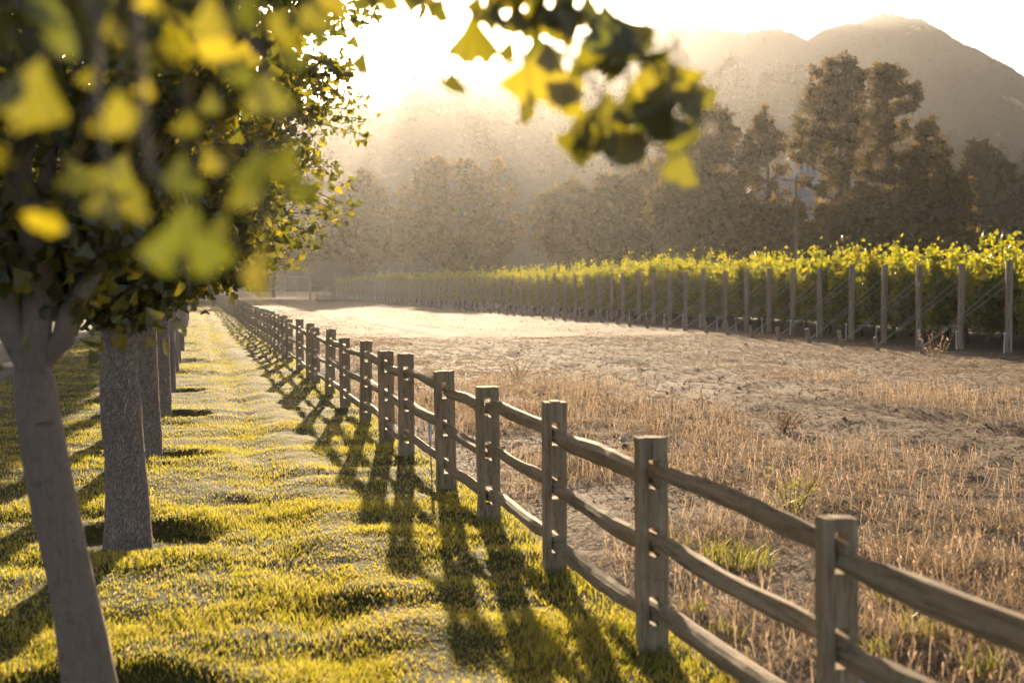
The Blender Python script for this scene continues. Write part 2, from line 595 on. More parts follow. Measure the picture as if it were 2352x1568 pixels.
def lawn_blades():
    mb = MB()
    mp = MB()
    for (y0, y1, dens, wd, det) in ((3.4, 7.0, 5200, .0045, True), (7.0, 11.0, 3000, .006, True), (11, 18, 1400, .009, False),
                                    (18, 32, 380, .013, False), (32, 62, 130, .024, False), (62, 120, 30, .05, False)):
        x, y = scatter(-3.25, 2.2, y0, y1, dens)
        keep = np.ones(len(x), bool)
        for hx, hy in HOLES:
            r = np.hypot((x - hx) / .48, (y - hy) / .48)
            keep &= (r > 1.0) | (RNG.random(len(x)) < .04)
        # clip the blades that would stand well left of the picture
        keep &= x > -0.14 * y - 2.2
        thick = fbm(x, y, 0.55, 71, 3)
        keep &= RNG.random(len(x)) < np.clip(0.35 + 1.5 * (thick - 0.25), .25, 1)
        x, y, thick = x[keep], y[keep], thick[keep]
        z = lawn_z(x, y)
        n = len(x)
        long = np.clip((thick - 0.50) * 5, 0, 1)
        xc = 0.56 + 0.18 * (noise2(x * 0, y, 3.0, 31) - 0.5)
        long = np.maximum(long, 0.9 * np.exp(-((x - xc) / .2) ** 2) * noise2(x, y, .5, 77))
        long = np.maximum(long, np.clip((x - 1.75) / .3, 0, 1) * 0.95)
        clump = noise2(x, y, .13, 91) * .6 + noise2(x, y * .8, .32, 93) * .7
        h = (.017 + .012 * RNG.random(n)) * (.55 + .8 * clump) * (1 - long) + (.028 + .038 * RNG.random(n)) * long
        strip = np.exp(-((x - xc - .42) / .24) ** 2)
        h = h * (1 - .35 * strip)
        pale = RNG.random(n) < .10 + .38 * strip + .22 * np.clip((fbm(x, y, .9, 97, 3) - .52) * 5, 0, 1)
        wv_ = np.full(n, wd) * (.7 + .6 * RNG.random(n))
        P_ = np.stack([x, y, z - .004], -1)
        blades(mb, P_[~pale], h[~pale], wv_[~pale], .75, det)
        blades(mp, P_[pale], h[pale] * .9, wv_[pale], .9, det)
    o = mb.build('lawn_grass', M['lawn_blade'])
    tag(o, 'short mown yellow-green grass of the lawn strip between road and fence', 'grass', kind='stuff')
    o = mp.build('clipped_grass', M['pale_blade'])
    tag(o, 'pale straw-coloured clipped grass tips in bands along the lawn strip', 'grass', kind='stuff')

def field_blades():
    mb = MB()
    for (y0, y1, x1, dens, wd, hs, det) in ((3.0, 9, 12, 2600, .0034, .8, True), (9, 16, 19, 1250, .0055, .8, False), (16, 28, 23, 800, .009, .75, False),
                                      (28, 50, 20, 320, .016, .7, False), (50, 100, 20, 80, .035, .7, False), (100, 180, 19, 5, .09, .9, False)):
        x, y = scatter(2.15, x1, y0, y1, dens)
        tm = track_mask(x, y)
        th = fbm(x, y, 1.1, 81, 4)
        near = np.clip((7.2 - x) / 3.0, 0, 1)
        p = np.clip(0.25 + 2.2 * (th - 0.33), 0.05, 1) * (1 - 0.95 * tm) * (0.55 + .45 * near) * np.clip((20.5 - x) / 3.0, 0.06, 1)
        p = p * np.where(x < 3.1, 0.45, 1.0)
        keep = (RNG.random(len(x)) < p) & (x < 0.75 * y + 2.4)
        x, y, th, near = x[keep], y[keep], th[keep], near[keep]
        n = len(x)
        cl = noise2(x, y, .16, 95)
        h = hs * (.016 + .046 * RNG.random(n) ** 1.5) * (.5 + 1.5 * np.clip((th - .35) * 3, 0, 1)) * (.6 + .7 * near) * (.5 + cl)
        blades(mb, np.stack([x, y, field_z(x, y) - .005], -1), h, np.full(n, wd) * (.6 + .8 * RNG.random(n)), 2.3, det)
    # loose straw lying flat on the dirt
    for (y0, y1, dens, L, wd) in ((3.0, 10, 900, .10, .0035), (10, 20, 380, .13, .006), (20, 45, 80, .2, .012)):
        x, y = scatter(2.2, 19, y0, y1, dens)
        keep = x < .75 * y + 2.4
        x, y = x[keep], y[keep]
        n = len(x)
        a = RNG.random(n) * 6.283
        u = np.stack([np.cos(a), np.sin(a), .35 * (RNG.random(n) - .3)], -1) * (L * (.4 + .8 * RNG.random(n)))[:, None]
        sd_ = np.stack([-np.sin(a), np.cos(a), .4 * RNG.random(n)], -1) * wd
        P = np.stack([x, y, field_z(x, y) + .006], -1)
        V = np.stack([P - sd_, P + sd_, P + u], 1).reshape(-1, 3)
        mb.add(V, np.arange(n)[:, None] * 3 + np.array([[0, 1, 2]]))
    # seed heads on the taller straw, tiny fat flakes
    x, y = scatter(2.3, 12, 3.5, 24, 70)
    keep = (RNG.random(len(x)) > track_mask(x, y)) & (x < 0.75 * y + 2.4) & (fbm(x, y, 1.1, 81, 4) > .45)
    x, y = x[keep], y[keep]
    n = len(x)
    z = field_z(x, y)
    h = .10 + .12 * RNG.random(n)
    lean = (RNG.random((n, 2)) - .5) * .12
    P = np.stack([x, y, z], -1)
    T = P + np.stack([lean[:, 0], lean[:, 1], h], -1)
    s = np.stack([np.full(n, .0016), np.zeros(n), np.zeros(n)], -1)
    V = np.stack([P - s, P + s, T + s, T - s], 1).reshape(-1, 3)
    mb.add(V, np.arange(n)[:, None] * 4 + np.array([[0, 1, 2, 3]]))
    for q in range(3):
        c = T + np.stack([(RNG.random(n) - .5) * .02, (RNG.random(n) - .5) * .02, -.012 * q + .004 * RNG.random(n)], -1)
        a = RNG.random(n) * math.pi
        s = np.stack([np.cos(a), np.sin(a), np.zeros(n)], -1) * .005
        u = np.stack([lean[:, 0] * .1, lean[:, 1] * .1, np.full(n, .011)], -1)
        V = np.stack([c - u, c + s, c + u, c - s], 1).reshape(-1, 3)
        mb.add(V, np.arange(n)[:, None] * 4 + np.array([[0, 1, 2, 3]]))
    o = mb.build('dry_grass', M['straw'])
    tag(o, 'short dead straw-coloured grass covering the field beyond the fence', 'grass', kind='stuff')

def clods():
    mb = MB()
    x, y = scatter(2.6, 20, 4, 40, 5)
    p = .15 + .85 * track_mask(x, y)
    keep = (RNG.random(len(x)) < p) & (x < .75 * y + 2.4)
    x, y = x[keep], y[keep]
    z = field_z(x, y)
    base = np.array([(1, 0, 0), (-1, 0, 0), (0, 1, 0), (0, -1, 0), (0, 0, 1), (0, 0, -.6)], float)
    F = np.array([(0, 2, 4), (2, 1, 4), (1, 3, 4), (3, 0, 4), (2, 0, 5), (1, 2, 5), (3, 1, 5), (0, 3, 5)])
    n = len(x)
    s = (.006 + .026 * RNG.random(n) ** 5)[:, None, None]
    B = base[None] * (1 + .7 * (RNG.random((n, 6, 3)) - .5)) * s
    V = (B + np.stack([x, y, z + .003], -1)[:, None, :]).reshape(-1, 3)
    mb.add(V, (np.arange(n)[:, None, None] * 6 + F[None]).reshape(-1, 3))
    o = mb.build('dirt_clods', M['field'], None, False)
    tag(o, 'crumbs and clods of dry brown earth on the dirt track', 'earth clods', kind='stuff')

lawn_blades()
field_blades()
clods()

# ------------------------------------------------------------------ leaves
def rot_from_dirs(Y, spin):
    """rotation matrices whose local y axis is Y, spun about it"""
    n = len(Y)
    Y = Y / (np.linalg.norm(Y, axis=1)[:, None] + 1e-9)
    ref = np.where(np.abs(Y[:, 2:3]) > .9, np.array([[1.0, 0, 0]]), np.array([[0, 0, 1.0]]))
    X = np.cross(Y, ref)
    X /= np.linalg.norm(X, axis=1)[:, None]
    Z = np.cross(X, Y)
    c, s = np.cos(spin)[:, None], np.sin(spin)[:, None]
    X2 = X * c + Z * s
    Z2 = Z * c - X * s
    return np.stack([X2, Y, Z2], -1)

def leaves(mb, P, Y, size, tmpl, polys, spin=None):
    n = len(P)
    if n == 0:
        return
    if spin is None:
        spin = RNG.random(n) * 2 * math.pi
    Rm = rot_from_dirs(Y, spin)
    T = np.asarray(tmpl, float)
    V = np.einsum('nij,kj->nki', Rm, T) * np.asarray(size).reshape(-1, 1, 1) + P[:, None, :]
    kk = len(T)
    i = np.arange(n)[:, None] * kk
    fs = {}
    for p in polys:
        fs.setdefault(len(p), []).append(i + np.array([p]))
    mb.add(V.reshape(-1, 3), [np.concatenate(a) for a in fs.values()])

# ginkgo fan: stalk at the origin, notch at the far edge, halves folded and rims wavy
FAN = [(0, 0, 0), (-.30, .42, .05), (-.62, .80, .16), (-.36, 1.02, .06), (-.03, .86, -.02), (.03, .86, -.02), (.36, 1.02, .08), (.62, .80, .14), (.30, .42, .04)]
FANP = [(0, 4, 3, 1), (1, 3, 2), (0, 5, 4), (0, 8, 6, 5), (8, 7, 6)]
# smooth, many-pointed fan with its stalk for the leaves near the lens
def big_fan(n=14, bend=0.22):
    V, P = [(0, 0, 0)], []
    for i in range(n + 1):
        t = -1 + 2 * i / n
        a = t * 0.74
        r = 1.0 - 0.06 * abs(t) ** 3 + 0.03 * math.sin(i * 2.1)
        if abs(t) < 0.08:
            r -= 0.16
        V.append((math.sin(a) * r * .95, math.cos(a) * r, bend * (a * a) + .03 * math.sin(i * 1.7)))
    for i in range(n + 1):
        x, y, z = V[1 + i]
        V.append((x * .40, y * .52, z * .3))
    for i in range(n):
        P.append((0, n + 2 + i + 1, n + 2 + i))
        P.append((n + 2 + i, n + 2 + i + 1, 2 + i, 1 + i))
    return V, P
BIG, BIGP = big_fan()
# lobed vine leaf
VL = [(0, 0, 0), (-.28, -.12, .05), (-.62, .12, .1), (-.42, .42, .03), (-.5, .72, .12), (-.16, .68, 0), (0, 1.0, .1), (.16, .68, 0), (.5, .72, .12), (.42, .42, .03), (.62, .12, .1), (.28, -.12, .05)]
VLP = [(0, 5, 4, 3), (0, 3, 2, 1), (0, 7, 6, 5), (0, 9, 8, 7), (0, 11, 10, 9)]
RH = [(0, 0, 0), (-.34, .5, .1), (0, 1, 0), (.34, .5, -.1)]
RHP = [(0, 3, 2, 1)]
ND2 = [(0, 0, 0), (-.24, .6, .06), (0, 1, 0), (.24, .6, -.06)]
ND = [(0, 0, 0), (-.10, .55, .0), (0, 1, 0), (.10, .55, 0)]

def curve(p0, p1, sag=0.0, n=6, wob=0.0):
    p0, p1 = np.asarray(p0, float), np.asarray(p1, float)
    t = np.linspace(0, 1, n)[:, None]
    P = p0 + (p1 - p0) * t
    P[:, 2] += sag * np.sin(np.pi * t[:, 0])
    if wob:
        P[1:-1] += (RNG.random((n - 2, 3)) - .5) * wob
    return P

# ------------------------------------------------------------------ ginkgo row
def trunk_mesh(h, r0, r1, lean=(0, 0), flare=1.45, nseg=20, rings=26, z0=-.14):
    """trunk from the basin floor up to the fork, flared at the foot"""
    zs = np.linspace(z0, h, rings)
    P = np.stack([lean[0] * (zs / h) + .008 * np.sin(zs * 5), lean[1] * (zs / h) + .006 * np.cos(zs * 4), zs], -1)
    t = np.clip(zs / h, 0, 1)
    rad = r0 + (r1 - r0) * t
    rad = rad * (1 + (flare - 1) * np.exp(-np.clip(zs - z0, 0, 9) / .13)) * (1 + .03 * np.sin(zs * 9))
    rad = rad * (1 + .12 * np.exp(-((zs - h) / .12) ** 2))
    return P, rad

def make_ginkgo(label, x, y, h, r0, r1, lean, prof, nleaf, limbs=None, bark_m='ginkgo_bark', leaf=.068, seed=0, twig_len=.5):
    """prof: list of (height, radius) of the crown outline"""
    global RNG
    RNG = np.random.default_rng(100 + seed)
    t = thing('ginkgo_tree', label, 'tree', (x, y, 0), 0, 'ginkgo trees in a row along the lawn strip')
    mb = MB()
    P, rad = trunk_mesh(h, r0, r1, lean, 1.75 if seed == 1 else 1.3)
    rad[-1] *= .5
    rad[-2] *= .85
    mb.tube(P, rad, 22, True, .05)
    mb.build('trunk', M[bark_m], t, True)
    zs = np.array([p[0] for p in prof])
    rs = np.array([p[1] for p in prof])
    top = np.array([lean[0], lean[1], h])
    bm_ = MB()
    ends = []
    n_l = 11
    if limbs is None:
        limbs = []
        for i in range(n_l):
            a = i * 2.4 + .5
            zz = h + .35 + (zs[-1] - h - .5) * ((i + .6) / n_l)
            rr = np.interp(zz, zs, rs) * .75
            limbs.append((math.cos(a) * rr, math.sin(a) * rr, zz, r1 * (.55 - .025 * i)))
    lp = []
    for (ax, ay, az, rr) in limbs:
        e = np.array([lean[0] + ax, lean[1] + ay, az])
        st = top + np.array([0, 0, min(.05 + .25 * max(0, az - h - .6), 1.6) - .17])
        c = curve(st, e, -.10, 8, .05)
        bm_.tube(c, np.linspace(rr, rr * .3, 8), 9, True, .06)
        lp.append(c)
    # leader
    c = curve(top - np.array([0, 0, .1]), np.array([lean[0], lean[1], zs[-1] - .25]), 0, 9, .1)
    bm_.tube(c, np.linspace(r1 * .8, .015, 9), 10, True)
    lp.append(c)
    # twigs with leaf rosettes
    mb = MB()
    ntw = nleaf // 34
    LP, LY = [], []
    for i in range(ntw):
        zz = np.interp(RNG.random(), np.linspace(0, 1, len(zs)), zs)
        a = RNG.random() * 2 * math.pi
        rr = np.interp(zz, zs, rs) * (.35 + .72 * math.sqrt(RNG.random())) * (.88 + .24 * noise2(a * 3, zz * 2, 1.0, 300 + seed))
        e = np.array([lean[0] + math.cos(a) * rr, lean[1] + math.sin(a) * rr, zz])
        best = min(lp, key=lambda q: np.min(np.linalg.norm(q - e, axis=1)))
        k_ = int(np.argmin(np.linalg.norm(best - e, axis=1)))
        s = best[max(0, k_ - 1)]
        d = e - s
        L = np.linalg.norm(d)
        if L > twig_len * 2.4:
            s = e - d / L * twig_len * 2.4
        tw = curve(s, e, .04, 6, .03)
        bm_.tube(tw, np.linspace(.008, .003, 6), 4, False)
        m = 34
        tt = .15 + .85 * RNG.random(m) ** .8
        idx = tt * 5
        i0 = np.minimum(idx.astype(int), 4)
        pos = tw[i0] + (tw[i0 + 1] - tw[i0]) * (idx - i0)[:, None]
        off = RNG.normal(size=(m, 3)) * np.array([.05, .05, .05])
        q_ = pos + off
        ok = q_[:, 2] > prof[0][0] - .06
        if seed == 1:
            ok &= ~((q_[:, 1] < .05) & (q_[:, 2] < 2.25) & (RNG.random(m) < .8))
        pos, off, m = pos[ok], off[ok], int(ok.sum())
        LP.append(pos + off)
        LY.append(RNG.normal(size=(m, 3)) * .75 + np.array([0, 0, -.75]))
    if seed == 1:      # a few leaves hanging round the fork
        m = 70
        a = RNG.random(m) * 6.283
        r_ = .10 + .48 * np.sqrt(RNG.random(m))
        LP.append(np.stack([lean[0] + np.cos(a) * r_, lean[1] + np.sin(a) * r_, 1.36 + .38 * RNG.random(m) ** .6], -1))
        LY.append(RNG.normal(size=(m, 3)) * .5 + np.array([0, 0, -.9]))
    LP, LY = np.concatenate(LP), np.concatenate(LY)
    leaves(mb, LP, LY, leaf * (.7 + .5 * RNG.random(len(LP))), FAN, FANP)
    bm_.build('limb', M[bark_m], t, True)
    mb.build('crown', M['ginkgo'], t, False)
    return t

# crown outlines (height, radius)
PR1 = [(1.62, .12), (1.75, .35), (1.95, .58), (2.3, .84), (2.7, 1.1), (3.0, 1.7), (3.6, 1.9), (4.3, 1.6), (5.0, .5)]  # upper radii widened above the frame to shade the near leaves
PR2 = [(1.45, .25), (1.7, .7), (2.2, 1.05), (3.0, 1.38), (3.5, 1.5), (3.8, 1.95), (4.8, 1.4), (5.5, .3)]  # bulge above the frame likewise shaped to keep sun off the near leaves
PR3 = [(1.55, .4), (1.75, 1.15), (2.1, 1.75), (2.7, 2.05), (3.3, 2.2), (3.9, 1.9), (4.5, 1.3), (5.3, .3)]
PR4 = [(1.75, .3), (2.1, .8), (2.5, 1.25), (3.1, 1.55), (3.9, 1.5), (4.6, 1.0), (5.3, .3)]
t1 = make_ginkgo('nearest ginkgo tree, slim pale trunk leaning left and forking low over the lawn', -0.40, ROW_Y[0], 1.36, .094, .082, (-.215, 0), PR1, 11000,
            limbs=[(-.20, -.06, 2.2, .066), (.38, -.05, 2.15, .058), (-.5, .5, 3.2, .04), (.5, .6, 3.5, .04), (.15, .9, 3.7, .04), (-.7, -.3, 3.5, .03)],
            bark_m='young_bark', seed=1)
t2 = make_ginkgo('second ginkgo tree in the row, thick upright trunk standing in a round bare basin', -0.44, ROW_Y[1], 1.52, .142, .118, (-.05, 0), PR2, 14000, seed=2)
t3 = make_ginkgo('third ginkgo tree in the row, with the wide low branch reaching over the fence', -0.46, ROW_Y[2], 1.62, .140, .125, (-.02, 0), PR3, 21000, seed=3)
t4 = make_ginkgo('fourth ginkgo tree in the row, trunk mostly behind the third trunk', -0.44, ROW_Y[3], 1.62, .140, .120, (.02, 0), PR4, 11000, seed=4)
for i, y in enumerate(ROW_Y[4:9]):
    dup(t4, (TREE_X + .04 * math.sin(i * 3), y, 0), 1.3 + 1.9 * i, (1, 1, 1) if i < 3 else (1.15, 1.15, 1.1),
        ordinal(5 + i) + ' ginkgo tree along the lawn row, its trunk a narrow strip')
for i, y in enumerate(ROW_Y[9:]):
    o = dup(t4, (TREE_X + .04 * math.sin(i * 3), y, 0), .7 + 2.3 * i, (1.3, 1.3, 1.2), 'distant ginkgo tree at the far shaded end of the lawn row')

# old branch scars on the two nearest trunks
def knots(tree, spots):
    for (px, py, pz, r) in spots:
        mb = MB()
        a = np.linspace(0, 2 * math.pi, 11, endpoint=False)
        V, F = [], []
        for q, (rr, dy) in enumerate(((1.0, .004), (.85, -.010), (.55, -.014), (.28, -.004), (.02, .002))):
            for b in a:
                V.append((px + 1.5 * r * rr * math.cos(b) * (1 + .12 * math.sin(3 * b + px * 50)), py + dy, pz + .62 * r * rr * math.sin(b)))
        for q in range(4):
            for s_ in range(11):
                F.append((q * 11 + s_, q * 11 + (s_ + 1) % 11, (q + 1) * 11 + (s_ + 1) % 11, (q + 1) * 11 + s_))
        mb.add(np.array(V), np.array(F)).build('knot', M['ginkgo_bark'], tree, True)
knots(t1, [(-.160, -.080, 1.13, .017)])

# the tree whose branches hang into the top of the picture: trunk just left of the frame beside the camera
RNG = np.random.default_rng(77)
nt_ = thing('ginkgo_tree', 'ginkgo branches hanging close to the lens, large blurred yellow-green leaves at top', 'tree', (-1.15, 1.35, 0), 0, 'ginkgo trees in a row along the lawn strip')
NB = Vector((-1.15, 1.35, 0))
mb = MB()
P, rad = trunk_mesh(1.75, .12, .10)
mb.tube(P, rad, 20, True, .05)
mb.build('trunk', M['young_bark'], nt_, True)
# (picture x, y, leaf height px, depth, hanging angle deg [0 = tip straight down], spin)
NEAR = [
 (96, 130, 175, 1.40, 15, .5), (40, 140, 120, 1.5, -35, 1.1), (178, 55, 95, 1.45, 40, .3), (133, 90, 45, 1.6, 0, .8), (268, 205, 130, 1.30, -8, .1),
 (60, 365, 130, 1.35, 75, .9), (185, 420, 90, 1.38, 80, 1.2), (238, 400, 125, 1.42, -5, 1.25), (128, 465, 95, 1.45, 35, .35), (430, 455, 200, 1.28, 3, .15),
 (435, 245, 75, 1.6, 5, .7), (535, 60, 115, 1.42, 25, .5), (575, 120, 90, 1.45, 30, .4), (612, 165, 110, 1.42, -4, .25), (417, 350, 110, 1.5, 0, .9),
 (545, 400, 90, 1.5, -20, .8), (600, 330, 120, 1.45, 10, 1.1), (650, 400, 110, 1.42, -60, .6), (680, 330, 110, 1.48, 30, 1.0), (342, -25, 60, 1.5, 0, .3),
 (607, 560, 140, 1.36, 2, 1.35), (340, 175, 60, 1.6, 10, .9), (30, 245, 70, 1.6, -20, .7), (215, 150, 60, 1.7, 20, .9), (480, 200, 70, 1.7, -10, 1.0),
 (400, 60, 110, 1.5, 20, .9), (480, -20, 120, 1.45, -10, .8), (590, -30, 110, 1.5, 15, .9), (690, 20, 110, 1.6, 30, 1.0), (720, -20, 110, 1.7, 0, .8),
 (250, 20, 100, 1.6, -20, 1.1), (110, -40, 110, 1.5, 10, .7), (20, 20, 110, 1.5, 30, 1.0), (310, 90, 90, 1.7, -40, 1.2), (640, 90, 100, 1.7, -30, .9),
 (780, -45, 90, 1.9, 10, .8), (830, -50, 80, 2.0, -15, .9), (900, -55, 85, 2.0, 20, .6), (960, -60, 80, 2.0, -5, .8),
 (330, 430, 90, 1.6, 15, 1.0), (470, 330, 80, 1.6, -25, 1.1), (520, 480, 80, 1.55, 10, 1.2), (20, 330, 80, 1.6, 40, 1.0),
 # right-hand spray
 (840, 95, 85, 2.3, 5, 1.2), (1085, 20, 130, 2.2, -6, .7), (1036, 150, 75, 2.25, -15, .9), (1020, -15, 70, 2.2, 20, .8), (1180, 70, 80, 2.25, 10, 1.1),
 (1262, 85, 165, 2.1, 6, .25), (1203, 190, 95, 2.2, 0, 1.25), (1225, -20, 70, 2.2, -30, .8), (1320, -10, 75, 2.2, 30, .6), (1385, 0, 125, 2.15, -12, .4),
 (1350, 30, 90, 2.2, 55, .8), (1400, 95, 75, 2.2, 30, .6), (1415, 35, 95, 2.2, -35, .4), (1470, 105, 80, 2.2, 70, .7), (1545, 110, 85, 2.2, 50, .35),
 (1450, 150, 70, 2.2, 60, .9), (1395, 205, 100, 2.15, -5, .45), (1355, 245, 100, 2.2, 8, .7), (1320, 290, 75, 2.2, 15, .9), (1440, 200, 95, 2.15, -10, .5),
 (1555, 225, 115, 2.1, 40, .3), (1500, 225, 95, 2.2, 5, .6), (1625, 205, 80, 2.15, 50, .3), (1580, 345, 85, 2.1, 20, .2), (1465, 280, 80, 2.2, 0, 1.0),
 (1520, 170, 80, 2.2, 15, .5), (1545, 260, 90, 2.15, -30, .6), (1285, 170, 70, 2.25, 12, 1.1), (1240, 20, 80, 2.25, 20, .9), (1140, -20, 90, 2.2, 0, 1.0),
 (1290, 20, 70, 2.3, -20, 1.0), (1480, 60, 70, 2.3, 30, .8), (1560, 160, 70, 2.3, -20, 1.0),
]
SPRAY = [(760, -40), (900, -55), (1040, -40), (1150, -10), (1260, 0), (1330, 30), (1400, 90), (1450, 150), (1500, 190), (1560, 230)]
for i in range(40):
    u_ = RNG.random() * (len(SPRAY) - 1.001)
    q_ = int(u_)
    sx = SPRAY[q_][0] + (SPRAY[q_ + 1][0] - SPRAY[q_][0]) * (u_ - q_)
    sy = SPRAY[q_][1] + (SPRAY[q_ + 1][1] - SPRAY[q_][1]) * (u_ - q_)
    w_ = 22 if sx < 1150 else 42
    NEAR.append((sx + RNG.normal() * w_, sy + RNG.normal() * w_ - 20, 60 + 50 * RNG.random(), 2.1 + .5 * RNG.random(), RNG.normal() * 35, .2 + 1.2 * RNG.random()))
for i in range(24):
    NEAR.append((1310 + 270 * RNG.random(), 120 + 200 * RNG.random(), 60 + 45 * RNG.random(), 2.1 + .5 * RNG.random(), RNG.normal() * 35, .2 + 1.2 * RNG.random()))
for i in range(6):
    NEAR.append((-30 + 760 * RNG.random(), -70 + 480 * RNG.random() ** 1.3, 55 + 60 * RNG.random(), 1.6 + .6 * RNG.random(), RNG.normal() * 40, .3 + 1.2 * RNG.random()))
PL, YL, SL, SP, ST = [], [], [], [], MB()
def cam_dirs():
    cy, sy, cp, sp = math.cos(YAW), math.sin(YAW), math.cos(PITCH), math.sin(PITCH)
    return np.array((cy, -sy, 0)), np.array((sy * sp, cy * sp, cp)), np.array((sy * cp, cy * cp, -sp))
cr, cu, cf = cam_dirs()
for (px, py, hp, d, ang, sp_) in NEAR:
    if px < 735 and d < 1.9:
        d *= .92
        hp *= .9
    p = np.array(at(px, py, d)) - np.array(NB)
    a = R(ang)
    depth = (RNG.random() - .5) * .7
    y = -cu * math.cos(a) - cr * math.sin(a) + cf * depth
    PL.append(p)
    YL.append(y)
    SL.append(hp / FPX * d * 1.02)
    SP.append(sp_ + (math.pi if RNG.random() < .3 else 0))
    s = p - y / np.linalg.norm(y) * (.03 + .025 * RNG.random()) + cr * (RNG.random() - .5) * .02 + cu * .015
    ST.tube(curve(s, p, .006, 5), np.linspace(.0016, .0011, 5), 5, False)
# spin so that the blade broadly faces the lens: spin is measured from the facing direction
YL = np.array(YL)
def facing_spin(Y):
    Yn = Y / np.linalg.norm(Y, axis=1)[:, None]
    ref = np.where(np.abs(Yn[:, 2:3]) > .9, np.array([[1.0, 0, 0]]), np.array([[0, 0, 1.0]]))
    X = np.cross(Yn, ref)
    X /= np.linalg.norm(X, axis=1)[:, None]
    Z = np.cross(X, Yn)
    return np.arctan2(X @ cr * 0 + Z @ cr, X @ cr)
mb = MB()
leaves(mb, np.array(PL), YL, np.array(SL), BIG, BIGP, facing_spin(YL) + np.array(SP))
# more leaves of the same boughs, above and left of the frame
n = 900
u = RNG.random((n, 3))
EP = np.stack([-1.9 + 2.9 * u[:, 0], .9 + 1.9 * u[:, 1], 2.32 + .95 * u[:, 2]], -1)
EP = EP[(EP[:, 2] > 1.66 + .34 * np.hypot(EP[:, 0], EP[:, 1]) ) ]
leaves(mb, EP - np.array(NB), RNG.normal(size=(len(EP), 3)) * .6 + np.array([0, 0, -.8]), .055 + .035 * RNG.random(len(EP)), BIG, BIGP)
n = 2600  # added leaf mass towards the sun, blocks light from the near leaves
u = RNG.random((n, 3))
EP = np.stack([-1.7 + 2.25 * u[:, 0], 2.1 + 2.2 * u[:, 1], 2.06 + .95 * u[:, 2]], -1)
EP = EP[EP[:, 2] > 1.70 + .16 * EP[:, 1] + .10 * np.sin(EP[:, 0] * 5) + .30 * np.clip(EP[:, 0] + .05, 0, 1)]
leaves(mb, EP - np.array(NB), RNG.normal(size=(len(EP), 3)) * .6 + np.array([0, 0, -.8]), .05 + .035 * RNG.random(len(EP)), FAN, FANP)
mb.build('crown', M['ginkgo'], nt_, True)
br = MB()
base = np.array([0, 0, 1.7])
def bough(pts, r0, r1):
    W = [np.array(at(*p)) - np.array(NB) for p in pts]
    W = np.array(W)
    t = np.linspace(0, len(W) - 1, 4 * len(W))
    Q = np.stack([np.interp(t, np.arange(len(W)), W[:, q]) for q in range(3)], -1)
    br.tube(Q, np.linspace(r0, r1, len(Q)), 7, True)
    return W
for q in (( .2, .5, 2.6), (.9, .6, 2.75), (-.5, .4, 2.9), (.3, -.2, 3.0), (.5, 1.0, 3.2), (.6, 2.0, 2.6), (.2, 2.6, 2.75), (1.1, 1.7, 2.5)):
    br.tube(curve(base, q, .1, 7, .04), np.linspace(.04, .008, 7), 7)
bough([(700, -160, 2.0), (900, -110, 2.15), (1120, -55, 2.2), (1290, -5, 2.22), (1400, 75, 2.2), (1500, 150, 2.2), (1590, 205, 2.17)], .006, .002)
bough([(1290, -5, 2.22), (1300, 120, 2.2), (1385, 215, 2.18), (1330, 300, 2.2)], .003, .0012)
bough([(120, -120, 1.45), (225, 40, 1.4), (222, 250, 1.36), (235, 330, 1.34), (268, 405, 1.34)], .004, .0022)
bough([(300, -120, 1.5), (320, 120, 1.42), (330, 300, 1.36), (345, 385, 1.34), (385, 445, 1.3)], .004, .0018)
bough([(520, -120, 1.6), (560, 60, 1.45), (610, 160, 1.43), (660, 270, 1.43), (715, 340, 1.45)], .004, .0015)
br.build('limb', M['young_bark'], nt_, True)
so_ = ST.build('leaf_stalk', M['ginkgo'], nt_, True)
so_['kind'] = 'stuff'

# ------------------------------------------------------------------ split-rail fence
RNG = np.random.default_rng(5)
PX = [2330, 1935, 1501, 1274, 1123, 1025, 933, 888, 838, 792, 756, 724, 711, 688, 664]
fence = thing('split_rail_fence', 'weathered grey-brown split-rail wooden fence with three rails running along the lawn edge', 'fence')
posts = []
for i, px in enumerate(PX):
    d = 6750.0 / (px - 445) if i else 3.0
    p = at(px, 700, d)
    posts.append([p.x if i else 2.06, p.y if i else 2.55])
while posts[-1][1] < 150:
    y = posts[-1][1] + 1.95 + .3 * (random.random() - .5)
    posts.append([2.03 + .04 * math.sin(y * .2) + .03 * (random.random() - .5), y])
RAIL_Z = (.80, .495, .185)
def make_post(h, wd, dp, lean, far):
    mb = MB()
    m = .024
    sl = .066
    tops = h + (RNG.random(4) - .5) * .012
    def cheek(x0, x1):
        n = 2 if far else 8
        zs = np.linspace(-.12, h, n)
        V = []
        for q, z in enumerate(zs):
            e = (RNG.random(4) - .5) * (.007 if 0 < q < n - 1 else .003)
            V += [(x0 + e[0], -dp + e[1], z), (x1, -dp + e[1], z), (x1, dp + e[2], z), (x0 + e[3], dp + e[2], z)]
        V = np.array(V)
        V[-4:, 2] = tops
        F = []
        for q in range(n - 1):
            for s in range(4):
                a, b = q * 4 + s, q * 4 + (s + 1) % 4
                F.append((a, b, b + 4, a + 4))
        F += [(3, 2, 1, 0), (n * 4 - 4, n * 4 - 3, n * 4 - 2, n * 4 - 1)]
        mb.add(V, np.array(F))
    cheek(-wd, -m)
    cheek(m, wd)
    zb = [-.1] + [v for z in reversed(RAIL_Z) for v in (z - sl, z + sl)] + [h - .004]
    for q in range(0, len(zb), 2):
        mb.box((-m - .004, -dp - .0015, zb[q]), (m + .004, dp + .0015, zb[q + 1] + (.006 if q == len(zb) - 2 else 0)))
    return mb
